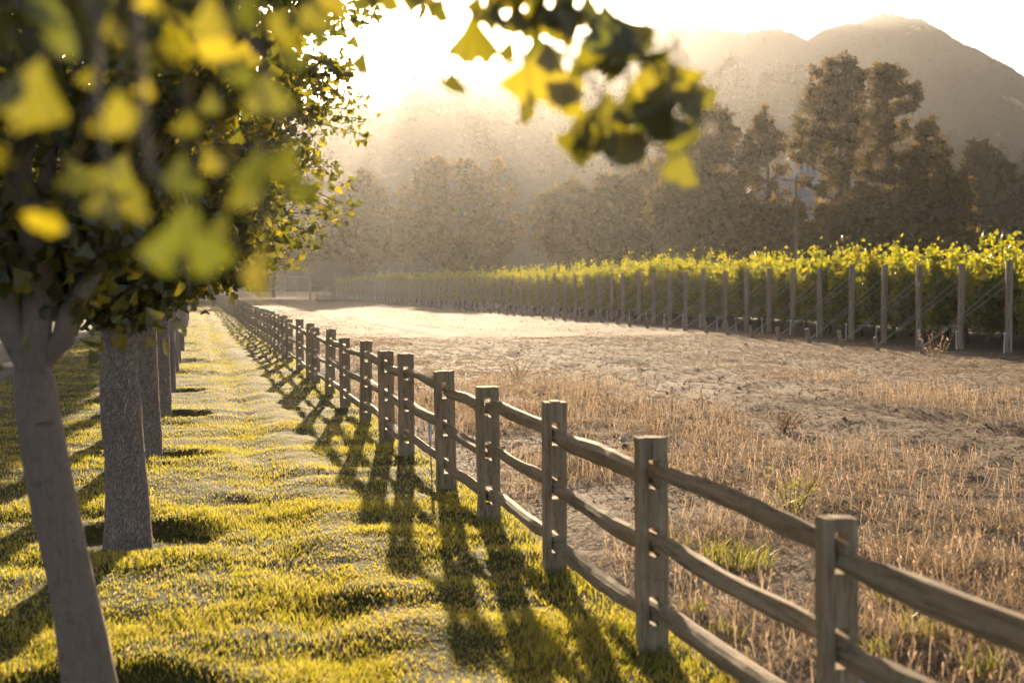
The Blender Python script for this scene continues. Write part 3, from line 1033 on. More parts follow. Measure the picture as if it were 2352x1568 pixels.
def make_rail(L, far, big=1.0):
    n = 4 if far else 16
    k_ = 5 if far else 9
    t = np.linspace(0, 1, n)
    ang = np.linspace(0, 2 * math.pi, k_, endpoint=False) + .4
    shape = 1 + .16 * np.cos(2 * ang + RNG.random() * 6) + .13 * np.cos(4 * ang + RNG.random() * 6) + .10 * (RNG.random(k_) - .5)
    V = []
    ph = RNG.random(4) * 6
    bow = .018 * (RNG.random() - .6)
    for q in range(n):
        env = min(1, .55 + 2.2 * t[q], .55 + 2.2 * (1 - t[q]))
        a = .042 * env * big * (1 + .08 * math.sin(ph[0] + 5 * t[q]) + .05 * (RNG.random() - .5))
        b = .031 * min(1, .62 + 1.4 * t[q], .62 + 1.4 * (1 - t[q])) * big
        cz = .011 * math.sin(ph[1] + 4.5 * t[q]) * math.sin(math.pi * t[q]) + bow * math.sin(math.pi * t[q])
        cx = .010 * math.sin(ph[2] + 4 * t[q]) * math.sin(math.pi * t[q])
        for s in range(k_):
            j = 1 + .13 * (RNG.random() - .5)
            V.append((t[q] * L, cx + b * shape[s] * math.cos(ang[s]) * j, cz + a * shape[s] * math.sin(ang[s]) * j))
    F = []
    for q in range(n - 1):
        for s in range(k_):
            F.append((q * k_ + s, q * k_ + (s + 1) % k_, (q + 1) * k_ + (s + 1) % k_, (q + 1) * k_ + s))
    return MB().add(np.array(V), [np.array(F), np.array([list(range(k_))[::-1]]), np.array([[(n - 1) * k_ + s for s in range(k_)]])])
pz = []
for i, (x, y) in enumerate(posts):
    far = y > 45
    h = .955 + .09 * (random.random() - .5)
    mb = make_post(h, .068, .044 + .008 * random.random(), 0, far)
    o = mb.build('post', M['post_wood'], fence, False)
    z = float(lawn_z(min(x, 2.1), y)) * .4
    o.location = (x, y, z)
    o.rotation_euler = (.05 * (random.random() - .5), .05 * (random.random() - .5), .16 * (random.random() - .5))
    pw = .92 + .22 * random.random()
    pw = {1: .84, 2: .97}.get(i, pw)
    o.scale = (pw, pw, 1)
    pz.append(z)
extra = MB()
cnt = 0
for i in range(len(posts) - 1):
    a, b = Vector((*posts[i], pz[i])), Vector((*posts[i + 1], pz[i + 1]))
    for r_, rz in enumerate(RAIL_Z):
        s = 1 if i % 2 else -1
        p = a + Vector((0, 0, rz + .02 * s + .012 * (random.random() - .5)))
        q = b + Vector((0, 0, rz + .02 * s + .012 * (random.random() - .5)))
        dv = (q - p).normalized()
        p, q = p - dv * .07, q + dv * .07
        L = (q - p).length
        mb = make_rail(L, posts[i][1] > 30, .95 + .15 * random.random())
        mat4 = Matrix.Translation(p) @ dv.to_track_quat('X', 'Z').to_matrix().to_4x4()
        if cnt < 99:
            o = mb.build('rail', M['rail_wood'], fence, False)
            o.matrix_basis = mat4
        else:
            V = np.concatenate(mb.v)
            V = np.c_[V, np.ones(len(V))] @ np.array(mat4).T
            extra.add(V[:, :3], [f for f in mb.f])
        cnt += 1
if extra.n:
    o = extra.build('rail', M['rail_wood'], fence, False)
    o['kind'] = 'stuff'
    o['label'] = 'far rails of the fence, too small to tell apart'

# ------------------------------------------------------------------ vineyard
RNG = np.random.default_rng(9)
VX, VY0, VDY, NROW = 19.6, 31.6, 2.14, 84
POST_H = 2.3
def vine_mesh(seed, nl):
    rg = np.random.default_rng(seed)
    L = 1.9
    sh = MB()
    P, Y = [], []
    # shoots rising from the cordon through the wires, drooping ends
    for i in range(46):
        x0 = L * rg.random()
        z1 = 1.7 + .8 * rg.random() ** .7
        if rg.random() < .13:
            z1 = 2.55 + .55 * rg.random()
        yo = (rg.random() - .5) * (.75 if z1 < 2.4 else .4)
        x1 = x0 + (rg.random() - .5) * .5
        zs = np.linspace(.62, z1, 9)
        t = np.linspace(0, 1, 9)
        c = np.stack([x0 + (x1 - x0) * t, yo * t ** 1.3, zs], -1)
        if rg.random() < .5:
            c[-3:, 2] -= np.array([.05, .22, .5])
            c[-3:, 1] += np.array([.1, .18, .22]) * (1 if yo > 0 else -1)
        sh.tube(c, np.linspace(.005, .002, 9), 4, False)
        m = nl // 46
        tt = rg.random(m) * 8
        i0 = np.minimum(tt.astype(int), 7)
        p = c[i0] + (c[i0 + 1] - c[i0]) * (tt - i0)[:, None]
        P.append(p + rg.normal(size=(m, 3)) * np.array([.10, .12, .10]))
        Y.append(rg.normal(size=(m, 3)) * .7 + np.array([0, 0, -.6]))
    P, Y = np.concatenate(P), np.concatenate(Y)
    mb = MB()
    global RNG
    RNG = rg
    leaves(mb, P, Y, .085 + .07 * rg.random(len(P)), VL, VLP)
    tr = MB()
    z = np.linspace(-.1, .95, 8)
    tr.tube(np.stack([.95 + .04 * np.sin(z * 6), .03 * np.cos(z * 5), z], -1), np.linspace(.055, .038, 8), 9, True, .2)
    tr.tube(np.array([(.95, 0, .93), (.5, .02, 1.0), (.0, 0, 1.0)]), [.032, .026, .015], 7)
    tr.tube(np.array([(.95, 0, .93), (1.4, -.02, 1.0), (1.9, 0, 1.0)]), [.032, .026, .015], 7)
    tr.add(np.concatenate(sh.v), [f for f in sh.f])
    return tr.mesh('trunk', M['dark_bark'], True), mb.mesh('canopy', M['vine'], False)
VM = [vine_mesh(400 + i, 3200) for i in range(5)]

def make_endpost():
    t = thing('trellis_post', 'x', 'post', (0, 0, 0), 0, 'wooden end posts of the vineyard rows')
    mb = MB()
    z = np.linspace(-.15, POST_H, 8)
    mb.tube(np.stack([0 * z, 0 * z, z], -1), np.full(8, .088), 12, True, .04)
    mb.build('shaft', M['vine_post'], t, False)
    wv = MB()
    wv.tube(curve((-2.3, 0, .22), (-.02, 0, 1.95), -.02, 6), .0075, 5)
    wv.build('guy_wire', M['wire'], t, True)
    wv = MB()
    wv.tube(curve((-2.3, .02, .2), (-.02, .02, 1.72), -.02, 6), .0075, 5)
    wv.build('guy_wire', M['wire'], t, True)
    wv = MB()
    for zz in (.97, 1.3, 1.62, 2.0):
        wv.tube(curve((0, .05, zz), (4.2, .05, zz), -.01, 4), .004, 4)
    wv.build('trellis_wire', M['wire'], t, True)
    wv = MB()
    wv.tube(curve((0, -.05, .52), (4.2, -.05, .50), -.04, 7), .011, 5)
    wv.tube(curve((0, -.05, .70), (4.2, -.05, .70), -.02, 7), .006, 5)
    wv.build('drip_tube', M['drip'], t, True)
    return t
def make_stake():
    mb = MB()
    z = np.linspace(-.15, .40, 5)
    mb.tube(np.stack([-.20 * z, 0 * z, z], -1), np.full(5, .058), 11, True, .05)
    return mb.mesh('anchor_stake', M['stake_wood'])
def make_riser():
    t = thing('riser_pipe', 'x', 'pipe', (0, 0, 0), 0, 'white irrigation riser pipes in front of the vine rows')
    mb = MB()
    mb.tube(np.array([(0, 0, -.1), (.0, 0, .2), (.012, 0, .47)]), .017, 9)
    mb.build('pipe', M['pvc'], t, True)
    mb = MB()
    mb.tube(np.array([(.012, 0, .47), (.013, 0, .485), (.013, 0, .53), (.014, 0, .545)]), [.02, .027, .027, .02], 9)
    mb.tube(np.array([(.013, 0, .515), (.07, 0, .52)]), .011, 7)
    mb.build('valve', M['valve'], t, True)
    return t
ep0, st_me, rp0 = make_endpost(), make_stake(), make_riser()

row_loc = []
nv = 0
for i in range(NROW):
    y = VY0 + i * VDY
    rz = float(field_z(VX, y))
    jx = .12 * (random.random() - .5)
    sc = 1 + .05 * (random.random() - .5)
    o_ = ordinal(i + 1)
    if i < 40:
        lp_ = 'tall round wooden vineyard end post with guy wires, %s from the right edge' % o_
        ls_ = 'short leaning wooden anchor stake, belonging to the %s end post from the right' % o_
        lr_ = 'thin white irrigation riser beside the %s vineyard end post from the right' % o_
    else:
        lp_ = 'small hazy vineyard end post near the far left end of the line of posts'
        ls_ = 'tiny hazy anchor stake at the far left end of the vineyard edge'
        lr_ = 'tiny pale riser pipe at the far left end of the vineyard edge'
    loc = (VX + jx, y, rz - .02)
    if i == 0:
        ep = ep0
        ep.location = loc
        ep['label'] = lp_
    else:
        ep = dup(ep0, loc, 0, (1, 1, sc), lp_)
    for ch in ep.children:
        if ch.name.startswith('shaft'):
            ch.rotation_euler = (.03 * (random.random() - .5), .03 * (random.random() - .5), random.random() * 6)
    s = link('anchor_stake', st_me, None, (VX + jx - 2.32 + .1 * (random.random() - .5), y + .05 * (random.random() - .5), float(field_z(VX - 2.3, y)) - .02))
    s.rotation_euler = (.1 * (random.random() - .5), .14 * (random.random() - .6), .4 * (random.random() - .5))
    sk = 1 + .25 * (random.random() - .5)
    s.scale = (sk, sk, sk)
    tag(s, ls_, 'stake', 'anchor stakes along the vineyard edge')
    rl = (VX - .42 + .25 * (random.random() - .5), y - .5 + .2 * (random.random() - .5), rz - .02)
    if i == 0:
        rp = rp0
        rp.location = rl
        rp['label'] = lr_
    else:
        rp = dup(rp0, rl, random.random() * 6, None, lr_)
    rp.rotation_euler = (.08 * (random.random() - .5), .16 * (random.random() - .5) + (.3 if i in (19, 33) else 0), rp.rotation_euler[2])
    nvine = 4 if i < 32 else (2 if i < 64 else 1)
    for v_ in range(nvine):
        tm, cm = VM[(i * 3 + v_ * 2) % 5]
        if i < 40:
            lb = ('leafy grapevine at the row end by the %s end post from the right' if v_ == 0 else
                  ('%s grapevine inward in the row of the %%s end post from the right' % ordinal(v_ + 1))) % o_
        else:
            lb = 'hazy grapevine near the far left end of the vineyard'
        g_ = thing('grapevine', lb, 'grapevine', (loc[0] + .42 + 1.85 * v_, y, rz), 0, 'grapevines in the vineyard rows')
        c1 = link('trunk', tm, g_)
        c2 = link('canopy', cm, g_)
        fl = random.random() < .5
        g_.scale = (.95 + .15 * random.random(), -1 if fl else 1, .83 + .27 * random.random())
        nv += 1
# a numbered tag on the third post
tp = at(2088, 640, 1)
for o in list(COL.objects):
    if o.get('category') == 'post' and ', third from the right' in o.get('label', ''):
        o['label'] = 'vineyard end post with the small white numbered tag, third from the right edge'
        tg = MB()
        tg.box((-.064 - .004, -.066, 1.70), (-.012, -.058, 1.83))
        tg_o = tg.build('number_tag', M['tag_white'], o)
        fc = bpy.data.curves.new('number_text', 'FONT')
        fc.body = '5'
        fc.size = .12
        fc.align_x = 'CENTER'
        fc.extrude = .001
        fo = bpy.data.objects.new('number_text', fc)
        me5 = bpy.data.meshes.new_from_object(fo)
        bpy.data.objects.remove(fo)
        me5.materials.clear()
        me5.materials.append(M['ink'])
        fo = link('number', me5, tg_o)
        fo.location = (-.040, -.0685, 1.725)
        fo.rotation_euler = (R(90), 0, 0)

# ------------------------------------------------------------------ trees beyond the vineyard
def c3(c):      # crop coordinates of the right-hand study to picture coordinates
    return 1433 + c * .3918
def c2x(c):
    return 746 + c * .3918
def clump_tree(name, label, cat, d, tx, base_y, clumps, conv, leafm, tmpl, size, dens, trunks=None, trunk_r=.3, group=None, flat=1.0, barkm='dark_bark', seed=0, thick=.75, needle=False):
    """clumps: (crop x, crop y, crop radius); trunks: list of (x foot, x top, y top) in picture coordinates"""
    rg = np.random.default_rng(900 + seed)
    global RNG
    RNG = rg
    foot = at(tx, 700, d)
    foot.z = 0
    t = thing(name, label, cat, foot, 0, group)
    F0 = np.array(foot)
    px = FPX / d
    if needle:
        clumps = [(c[0], c[1], c[2] * 1.14) for c in clumps]
    C_, Rr = [], []
    cx = np.mean([conv(c[0]) for c in clumps])
    hw = max(abs(conv(c[0]) - cx) for c in clumps) + 20
    for (x, y, r) in clumps:
        X, Yp, r_ = conv(x), y * .3918, r * .3918
        off = math.sqrt(max(0.05, 1 - ((X - cx) / (hw * 1.1)) ** 2)) * hw / px * thick
        for k_ in range(1 if (needle and rg.random() < .6) else 2):
            dd = (rg.random() * 2 - 1) * off
            dx = (rg.random() - .5) * r_ * .7 * k_
            dy = (rg.random() - .2) * r_ * .6 * k_
            C_.append(np.array(at(X + dx, Yp + dy, d + dd)) - F0)
            Rr.append(r_ / px * (1 if k_ == 0 else .9))
    mb, tb = MB(), MB()
    trunks = trunks or [(tx, tx, min(c[1] for c in clumps) * .3918 + 25)]
    TL = []
    for (xf, xt, yt) in trunks:
        a = np.array(at(xf, 700, d)) - F0
        a[2] = -.2
        b = np.array(at(xt, yt, d + rg.random() - .5)) - F0
        tr = curve(a, b, 0, 12, .12)
        TL.append(tr)
        tb.tube(tr, np.linspace(trunk_r, trunk_r * .25, 12), 9, True, .1)
    lb = MB()
    for c, r in zip(C_, Rr):
        tr = min(TL, key=lambda q: np.min(np.linalg.norm(q[:, :2] - c[:2], axis=1)))
        zt = c[2] - .35 * np.linalg.norm(tr[6][:2] - c[:2])
        kk = int(np.argmin(np.abs(tr[:, 2] - zt)))
        lb.tube(curve(tr[kk], c, -.25 * r, 6, .15), np.linspace(trunk_r * .3, .03, 6), 5, False)
        n = int(dens * r * r * (.82 if needle else 1))
        # sub-clumps give the tufted, gappy look
        ns = max(4, int(10 * r))
        sd_ = rg.normal(size=(ns, 3))
        sd_ /= np.linalg.norm(sd_, axis=1)[:, None]
        sc_ = c + sd_ * (r * (.35 + .6 * rg.random(ns)))[:, None] * np.array([1, 1, flat])
        w_ = rg.integers(0, ns, n)
        p = sc_[w_] + rg.normal(size=(n, 3)) * (r * (.145 if needle else .20))
        yv = rg.normal(size=(n, 3)) + .9 * (p - sc_[w_]) / (r * .2) + np.array([0, 0, .3 if needle else -.2])
        leaves(mb, p, yv, size * (.6 + .8 * rg.random(n)), tmpl, RHP)
        n2_ = max(8, n // (12 if needle else 2))  # oversized inner leaves, added to stop light passing through the clump
        pc = c + rg.normal(size=(n2_, 3)) * r * (.33 if needle else .36)
        leaves(mb, pc, rg.normal(size=(n2_, 3)), size * (1.9 if needle else 2.3) * (.6 + .8 * rg.random(n2_)), RH, RHP)
    if lb.n:
        tb.add(np.concatenate(lb.v), [f for f in lb.f])
    tb.build('trunk', M[barkm], t, True)
    mb.build('crown', M[leafm], t, False)
    return t

PINE_A = [(430, 560, 35), (450, 600, 50), (420, 640, 50), (500, 640, 50), (600, 690, 40), (460, 700, 70), (560, 730, 60), (620, 760, 50), (400, 760, 60), (330, 870, 60), (640, 810, 45), (560, 830, 70),
          (470, 850, 70), (380, 870, 60), (240, 880, 50), (220, 950, 40), (300, 950, 60), (400, 960, 70), (520, 930, 70), (600, 900, 60), (260, 1010, 60), (380, 1060, 70), (520, 1040, 80), (610, 1060, 70)]
PINE_B = [(825, 635, 22), (825, 685, 36), (790, 720, 40), (860, 730, 36), (820, 770, 46), (760, 790, 45), (880, 790, 36), (730, 840, 45), (830, 850, 55), (925, 790, 28), (930, 850, 36), (700, 890, 45), (770, 900, 55),
          (880, 890, 45), (690, 960, 45), (760, 980, 50), (900, 1010, 34), (950, 990, 25), (690, 1050, 55), (780, 1070, 50), (870, 1100, 40), (720, 1150, 60), (930, 1140, 40), (800, 1200, 60)]
PINE_C = [(1240, 370, 55), (1320, 365, 45), (1195, 395, 40), (1130, 440, 50), (1190, 470, 60), (1290, 460, 70), (1370, 440, 45), (1110, 520, 45), (1085, 560, 40), (1170, 580, 70), (1270, 560, 75), (1360, 560, 70), (1070, 640, 50),
          (1030, 700, 35), (1140, 680, 70), (1250, 660, 75), (1060, 760, 50), (1350, 680, 75), (1150, 780, 60), (1000, 850, 42), (1080, 870, 60), (1190, 870, 60), (1020, 920, 42), (1100, 940, 42), (1210, 960, 50), (1260, 800, 60), (1340, 830, 60),
          (1060, 1060, 40), (1230, 1060, 50), (1160, 1120, 42), (1330, 960, 60)]
PINE_D = [(1500, 385, 28), (1540, 420, 55), (1610, 440, 45), (1470, 450, 50), (1550, 500, 70), (1480, 530, 60), (1640, 530, 52), (1700, 520, 42), (1722, 570, 35), (1690, 620, 45), (1600, 620, 60), (1510, 620, 55), (1450, 680, 60),
          (1530, 720, 55), (1630, 730, 45), (1660, 780, 36), (1580, 800, 60), (1490, 820, 65), (1420, 760, 55), (1450, 900, 65), (1560, 910, 65), (1420, 1010, 65), (1530, 1020, 70)]
PINE_E = [(1790, 730, 40), (1745, 780, 45), (1820, 760, 40), (1850, 840, 42), (1760, 860, 62), (1700, 890, 62), (1880, 880, 40), (1905, 890, 22), (1820, 930, 60), (1870, 960, 42), (1740, 970, 72), (1680, 1000, 65), (1640, 930, 60), (1650, 1080, 70), (1760, 1080, 70)]
GP = 'tall pines standing behind the vineyard'
clump_tree('pine_tree', 'hazy brown-green pine tree left of the slim pointed pine, partly behind hanging leaves', 'tree', 128, c3(470), 0, PINE_A, c3, 'pine', ND2, .32, 320, [(c3(475), c3(455), 235)], .32, GP, seed=1, needle=True)
clump_tree('pine_tree', 'slim pointed pine tree left of the tall broad pine', 'tree', 124, c3(860), 0, PINE_B, c3, 'pine', ND2, .30, 330, [(c3(865), c3(830), 255)], .30, GP, seed=2, needle=True)
clump_tree('pine_tree', 'tallest dark pine with broad rounded crown and twin trunks right of centre', 'tree', 126, c3(1300), 0, PINE_C, c3, 'pine', ND2, .32, 340, [(c3(1295), c3(1255), 175), (c3(1325), c3(1300), 165)], .42, GP, seed=3, needle=True)
clump_tree('pine_tree', 'second tall pine joined to the right side of the tallest pine', 'tree', 130, c3(1545), 0, PINE_D, c3, 'pine', ND2, .32, 340, [(c3(1545), c3(1545), 175)], .36, GP, seed=4, needle=True)
clump_tree('pine_tree', 'lower bushy pine leaning out right of the tall pines', 'tree', 128, c3(1740), 0, PINE_E, c3, 'pine', ND2, .32, 320, [(c3(1720), c3(1780), 300)], .30, GP, seed=5, needle=True)

GB = 'trees and big shrubs in a band behind the vineyard'
def bush(label, d, tx, clumps, conv, seed, mat='oak', size=.30, dens=300, name='oak_tree'):
    ys = random.Random(seed)
    clumps = [(c[0] + ys.uniform(-14, 14), c[1] - ys.uniform(-25, 45) * (c[1] < 1330), c[2] * ys.uniform(.75, 1.1)) for c in clumps]
    clumps += [(c[0] + ys.uniform(-30, 30), c[1] - c[2] * ys.uniform(.7, 1.1), c[2] * ys.uniform(.3, .45)) for c in clumps if c[1] < 1330 and ys.random() < .6]
    return clump_tree(name, label, 'tree', d, tx, 0, clumps, conv, mat, RH, size, dens, None, .28, GB, seed=seed, thick=.8)
bush('rounded dark tree below the tall pines, behind the vines', 122, c3(1400), [(1300, 1260, 100), (1400, 1230, 100), (1500, 1200, 100), (1250, 1340, 110), (1380, 1360, 120), (1520, 1340, 120), (1160, 1260, 60), (1150, 1340, 80), (1450, 1450, 120), (1280, 1460, 120), (1560, 1450, 110)], c3, 11)
bush('rounded bush tree right of the pines, lit along its right edge', 120, c3(1850), [(1980, 1075, 45), (1940, 1110, 55), (1890, 1060, 50), (2000, 1180, 50), (2030, 1270, 50), (1900, 1200, 85), (1800, 1160, 90), (1700, 1190, 90), (1620, 1240, 90), (1780, 1300, 110), (1920, 1320, 100), (1700, 1400, 110), (1850, 1440, 120), (1990, 1380, 80), (1620, 1380, 100)], c3, 12)
bush('low dark tree below the hazy left pine', 124, c3(480), [(300, 1110, 80), (200, 1150, 80), (420, 1150, 90), (540, 1160, 90), (240, 1260, 100), (380, 1280, 110), (520, 1280, 110), (640, 1220, 70), (300, 1400, 110), (450, 1420, 110), (600, 1400, 100)], c3, 13)
bush('low dark tree between the slim pine and the tall pine', 121, c3(800), [(680, 1260, 70), (760, 1290, 80), (860, 1260, 60), (940, 1300, 70), (1020, 1240, 60), (700, 1400, 100), (840, 1400, 100), (970, 1410, 100), (1080, 1380, 90), (880, 1480, 90), (1020, 1490, 90), (1130, 1450, 90), (760, 1490, 90)], c3, 14)
DK = [(2080, 870, 36), (2130, 900, 40), (2050, 930, 45), (2150, 960, 45), (2090, 1000, 65), (2040, 1080, 55), (2120, 1090, 80), (2100, 1200, 90), (2040, 1200, 80), (2150, 1300, 100), (2060, 1320, 90), (2100, 1430, 110)]
clump_tree('dark_conifer', 'dark bluish conifer with ragged top at the right edge behind the vines', 'tree', 165, c3(2090), 0, DK, c3, 'dark_tree', RH, .5, 120, None, .3, GB, seed=15)
DK2 = [(2215, 985, 40), (2262, 1000, 28), (2190, 1060, 65), (2275, 1085, 45), (2200, 1180, 85), (2300, 1150, 65), (2335, 1080, 36), (2330, 1250, 80), (2250, 1300, 100), (2200, 1420, 110), (2330, 1400, 110)]
clump_tree('dark_conifer', 'broad dark tree in the right corner behind the vines', 'tree', 160, c3(2250), 0, DK2, c3, 'dark_tree', RH, .5, 120, None, .3, GB, seed=16)
E1 = [(1450, 1140, 55), (1390, 1165, 50), (1530, 1145, 50), (1300, 1220, 65), (1240, 1260, 45), (1420, 1250, 80), (1530, 1250, 80), (1330, 1330, 90), (1470, 1350, 90), (1260, 1400, 80), (1400, 1460, 110), (1540, 1440, 110)]
bush('rounded tree with sunlit rim in the middle of the tree band', 165, c2x(1420), E1, c2x, 17, size=.32, dens=300)
E2 = [(1640, 1105, 48), (1700, 1095, 55), (1790, 1085, 55), (1880, 1060, 65), (1930, 1040, 55), (1965, 1005, 35), (1600, 1180, 60), (1720, 1200, 90), (1850, 1180, 90), (1650, 1300, 100), (1800, 1300, 100), (1930, 1260, 100), (1700, 1430, 120), (1860, 1420, 120)]
bush('long sloping tree mass just left of the hazy left pine', 160, c2x(1760), E2, c2x, 18, size=.32, dens=300)
F1 = [(660, 980, 42), (600, 1005, 48), (720, 980, 42), (800, 985, 42), (880, 995, 48), (560, 1060, 55), (680, 1070, 70), (800, 1070, 70), (900, 1070, 60), (480, 1150, 50), (590, 1150, 70), (1000, 955, 30), (1000, 1010, 38), (980, 1080, 55), (1080, 1085, 30), (1080, 1150, 38),
      (700, 1200, 90), (850, 1200, 90), (1000, 1200, 80), (1110, 1290, 55), (1145, 1340, 36), (600, 1290, 90), (480, 1250, 60), (760, 1330, 110), (920, 1330, 110), (1060, 1400, 90), (640, 1420, 110), (800, 1450, 120), (960, 1460, 120)]
bush('tall hazy tree with glowing top under the sun', 200, c2x(800), F1, c2x, 19, size=.34, dens=280)
G1 = [(230, 1090, 55), (300, 1115, 50), (170, 1120, 45), (350, 1165, 36), (150, 1200, 80), (280, 1200, 90), (100, 1300, 100), (250, 1320, 110), (400, 1300, 90), (200, 1440, 120), (360, 1430, 120), (480, 1420, 100), (0, 1320, 90), (40, 1430, 110), (-80, 1400, 110)]
bush('hazy rounded tree left of the glowing tree, beside the ginkgo leaves', 205, c2x(230), G1, c2x, 20, size=.34, dens=280)
H1 = [(-250, 1200, 130), (-380, 1180, 120), (-120, 1260, 120), (-500, 1250, 130), (-300, 1380, 140), (-450, 1400, 140), (-160, 1420, 130), (-620, 1300, 130), (-620, 1420, 130)]
bush('dark distant tree behind the far end of the ginkgo row', 200, c2x(-300), H1, c2x, 21, size=.34, dens=280)
H2 = [(-800, 1150, 130), (-950, 1200, 130), (-1100, 1180, 140), (-1250, 1250, 140), (-850, 1350, 140), (-1000, 1400, 140), (-1200, 1420, 140), (-1400, 1250, 150), (-1450, 1420, 150)]
bush('dark tree mass beyond the road at the far left', 190, c2x(-1050), H2, c2x, 22, size=.6, dens=90)

# two small forked trees just over the fence, far down the strip
for i, (px, d) in enumerate(((521, 112), (538, 118))):
    clump_tree('young_tree', ['small dark tree with thin trunk beyond the far fence, nearer the fence', 'small dark tree with thin trunk beyond the far fence, farther from the fence'][i], 'tree', d, px, 0,
               [(px, 1490, 60), (px - 45, 1540, 50), (px + 45, 1530, 50), (px, 1440, 40)], lambda c: c, 'oak', RH, .25, 160, [(px, px, 610)], .14, 'small trees beyond the far end of the fence', seed=31 + i)

# ------------------------------------------------------------------ hills and forest
def profile(pts):
    xs = np.array([math.atan2(p[0] - 1176, FPX) for p in pts]) + YAW
    es = np.array([(656 - p[1]) / FPX * math.cos(math.atan2(p[0] - 1176, FPX)) for p in pts])
    return xs, es
FAR = [(-3000, 420), (-1500, 380), (-500, 340), (200, 300), (600, 265), (900, 222), (1000, 196), (1111, 160), (1200, 132), (1315, 101), (1430, 74), (1550, 70), (1640, 75), (1700, 84), (1780, 74), (1815, 82), (1850, 97), (1885, 80), (1940, 60), (1965, 63), (2030, 35), (2110, 54), (2200, 105), (2300, 156), (2352, 186), (2600, 300), (3000, 400), (4500, 520)]
NEARH = [(-3000, 480), (-800, 450), (0, 400), (500, 350), (800, 300), (950, 262), (1100, 262), (1300, 250), (1500, 235), (1690, 228), (1830, 236), (1930, 290), (2060, 370), (2200, 405), (2352, 430), (2700, 480), (4500, 560)]
fx, fe = profile(FAR)
nx_, ne = profile(NEARH)
def hill_shape(az, s, which):
    """s: 0 foot .. 1 crest .. 1.6 behind; returns distance and height"""
    if which == 'far':
        e, d0, d1 = np.interp(az, fx, fe), 1000.0, 1600.0
    else:
        e, d0, d1 = np.interp(az, nx_, ne), 450.0, 850.0
    d = d0 + (d1 - d0) * s
    zc = e * d1 + CAM_H
    up = np.where(s <= 1, (.35 * s + .65 * s * s * (3 - 2 * s)), 1 - .9 * (s - 1))
    rid = fbm(az * 60 + (0 if which == 'far' else 9), s * 3.0, 2.2, 120, 4) - .5
    z = zc * up + rid * .22 * zc * np.clip(s * (1 - s) * 4, 0, 1)
    return d, z
k = NT('hill_scrub')
v = k.coord('Object')
n1 = k.noise(v, .06, 6, .65)
n2 = k.noise(v, .30, 6, .7)
n3 = k.noise(v, .016, 4, .5)
col = k.mix(k.ramp(n2, [(.38, (0, 0, 0)), (.62, (1, 1, 1))]), (.024, .034, .024), (.042, .050, .034))
col = k.mix(k.ramp(k.mix(.5, n1, n3), [(.60, (0, 0, 0)), (.68, (1, 1, 1))]), col, (.16, .12, .07))
M['hill'] = k.surf(col, 1.0, k.bump(k.mix(.5, n2, n1), 1.0, 5.0), 0.0)
def hill(name, which, ncol, nrow):
    az = np.linspace(R(-50), R(75), ncol)
    s = np.concatenate([np.linspace(0, 1, nrow), [1.15, 1.5]])
    A, S = np.meshgrid(az, s)
    D, Z = hill_shape(A, S, which)
    rough = (fbm(A * D, D, 16 if which == 'far' else 9, 140, 3) - .5) * (9.0 if which == 'far' else 4.0)
    Z = Z + rough * np.clip(S * 6, 0, 1)
    Z[0] = -2
    V = np.stack([np.sin(A) * D, np.cos(A) * D, Z], -1).reshape(-1, 3)
    ny = len(s)
    i = np.arange(ny - 1)[:, None] * ncol
    j = np.arange(ncol - 1)[None, :]
    F = np.stack([i + j, i + j + 1, i + ncol + j + 1, i + ncol + j], -1).reshape(-1, 4)
    o = MB().add(V, F).build(name, M['hill'], None, True)
    tag(o, kind='structure')
hill('mountain', 'far', 900, 90)
hill('hills', 'near', 500, 40)

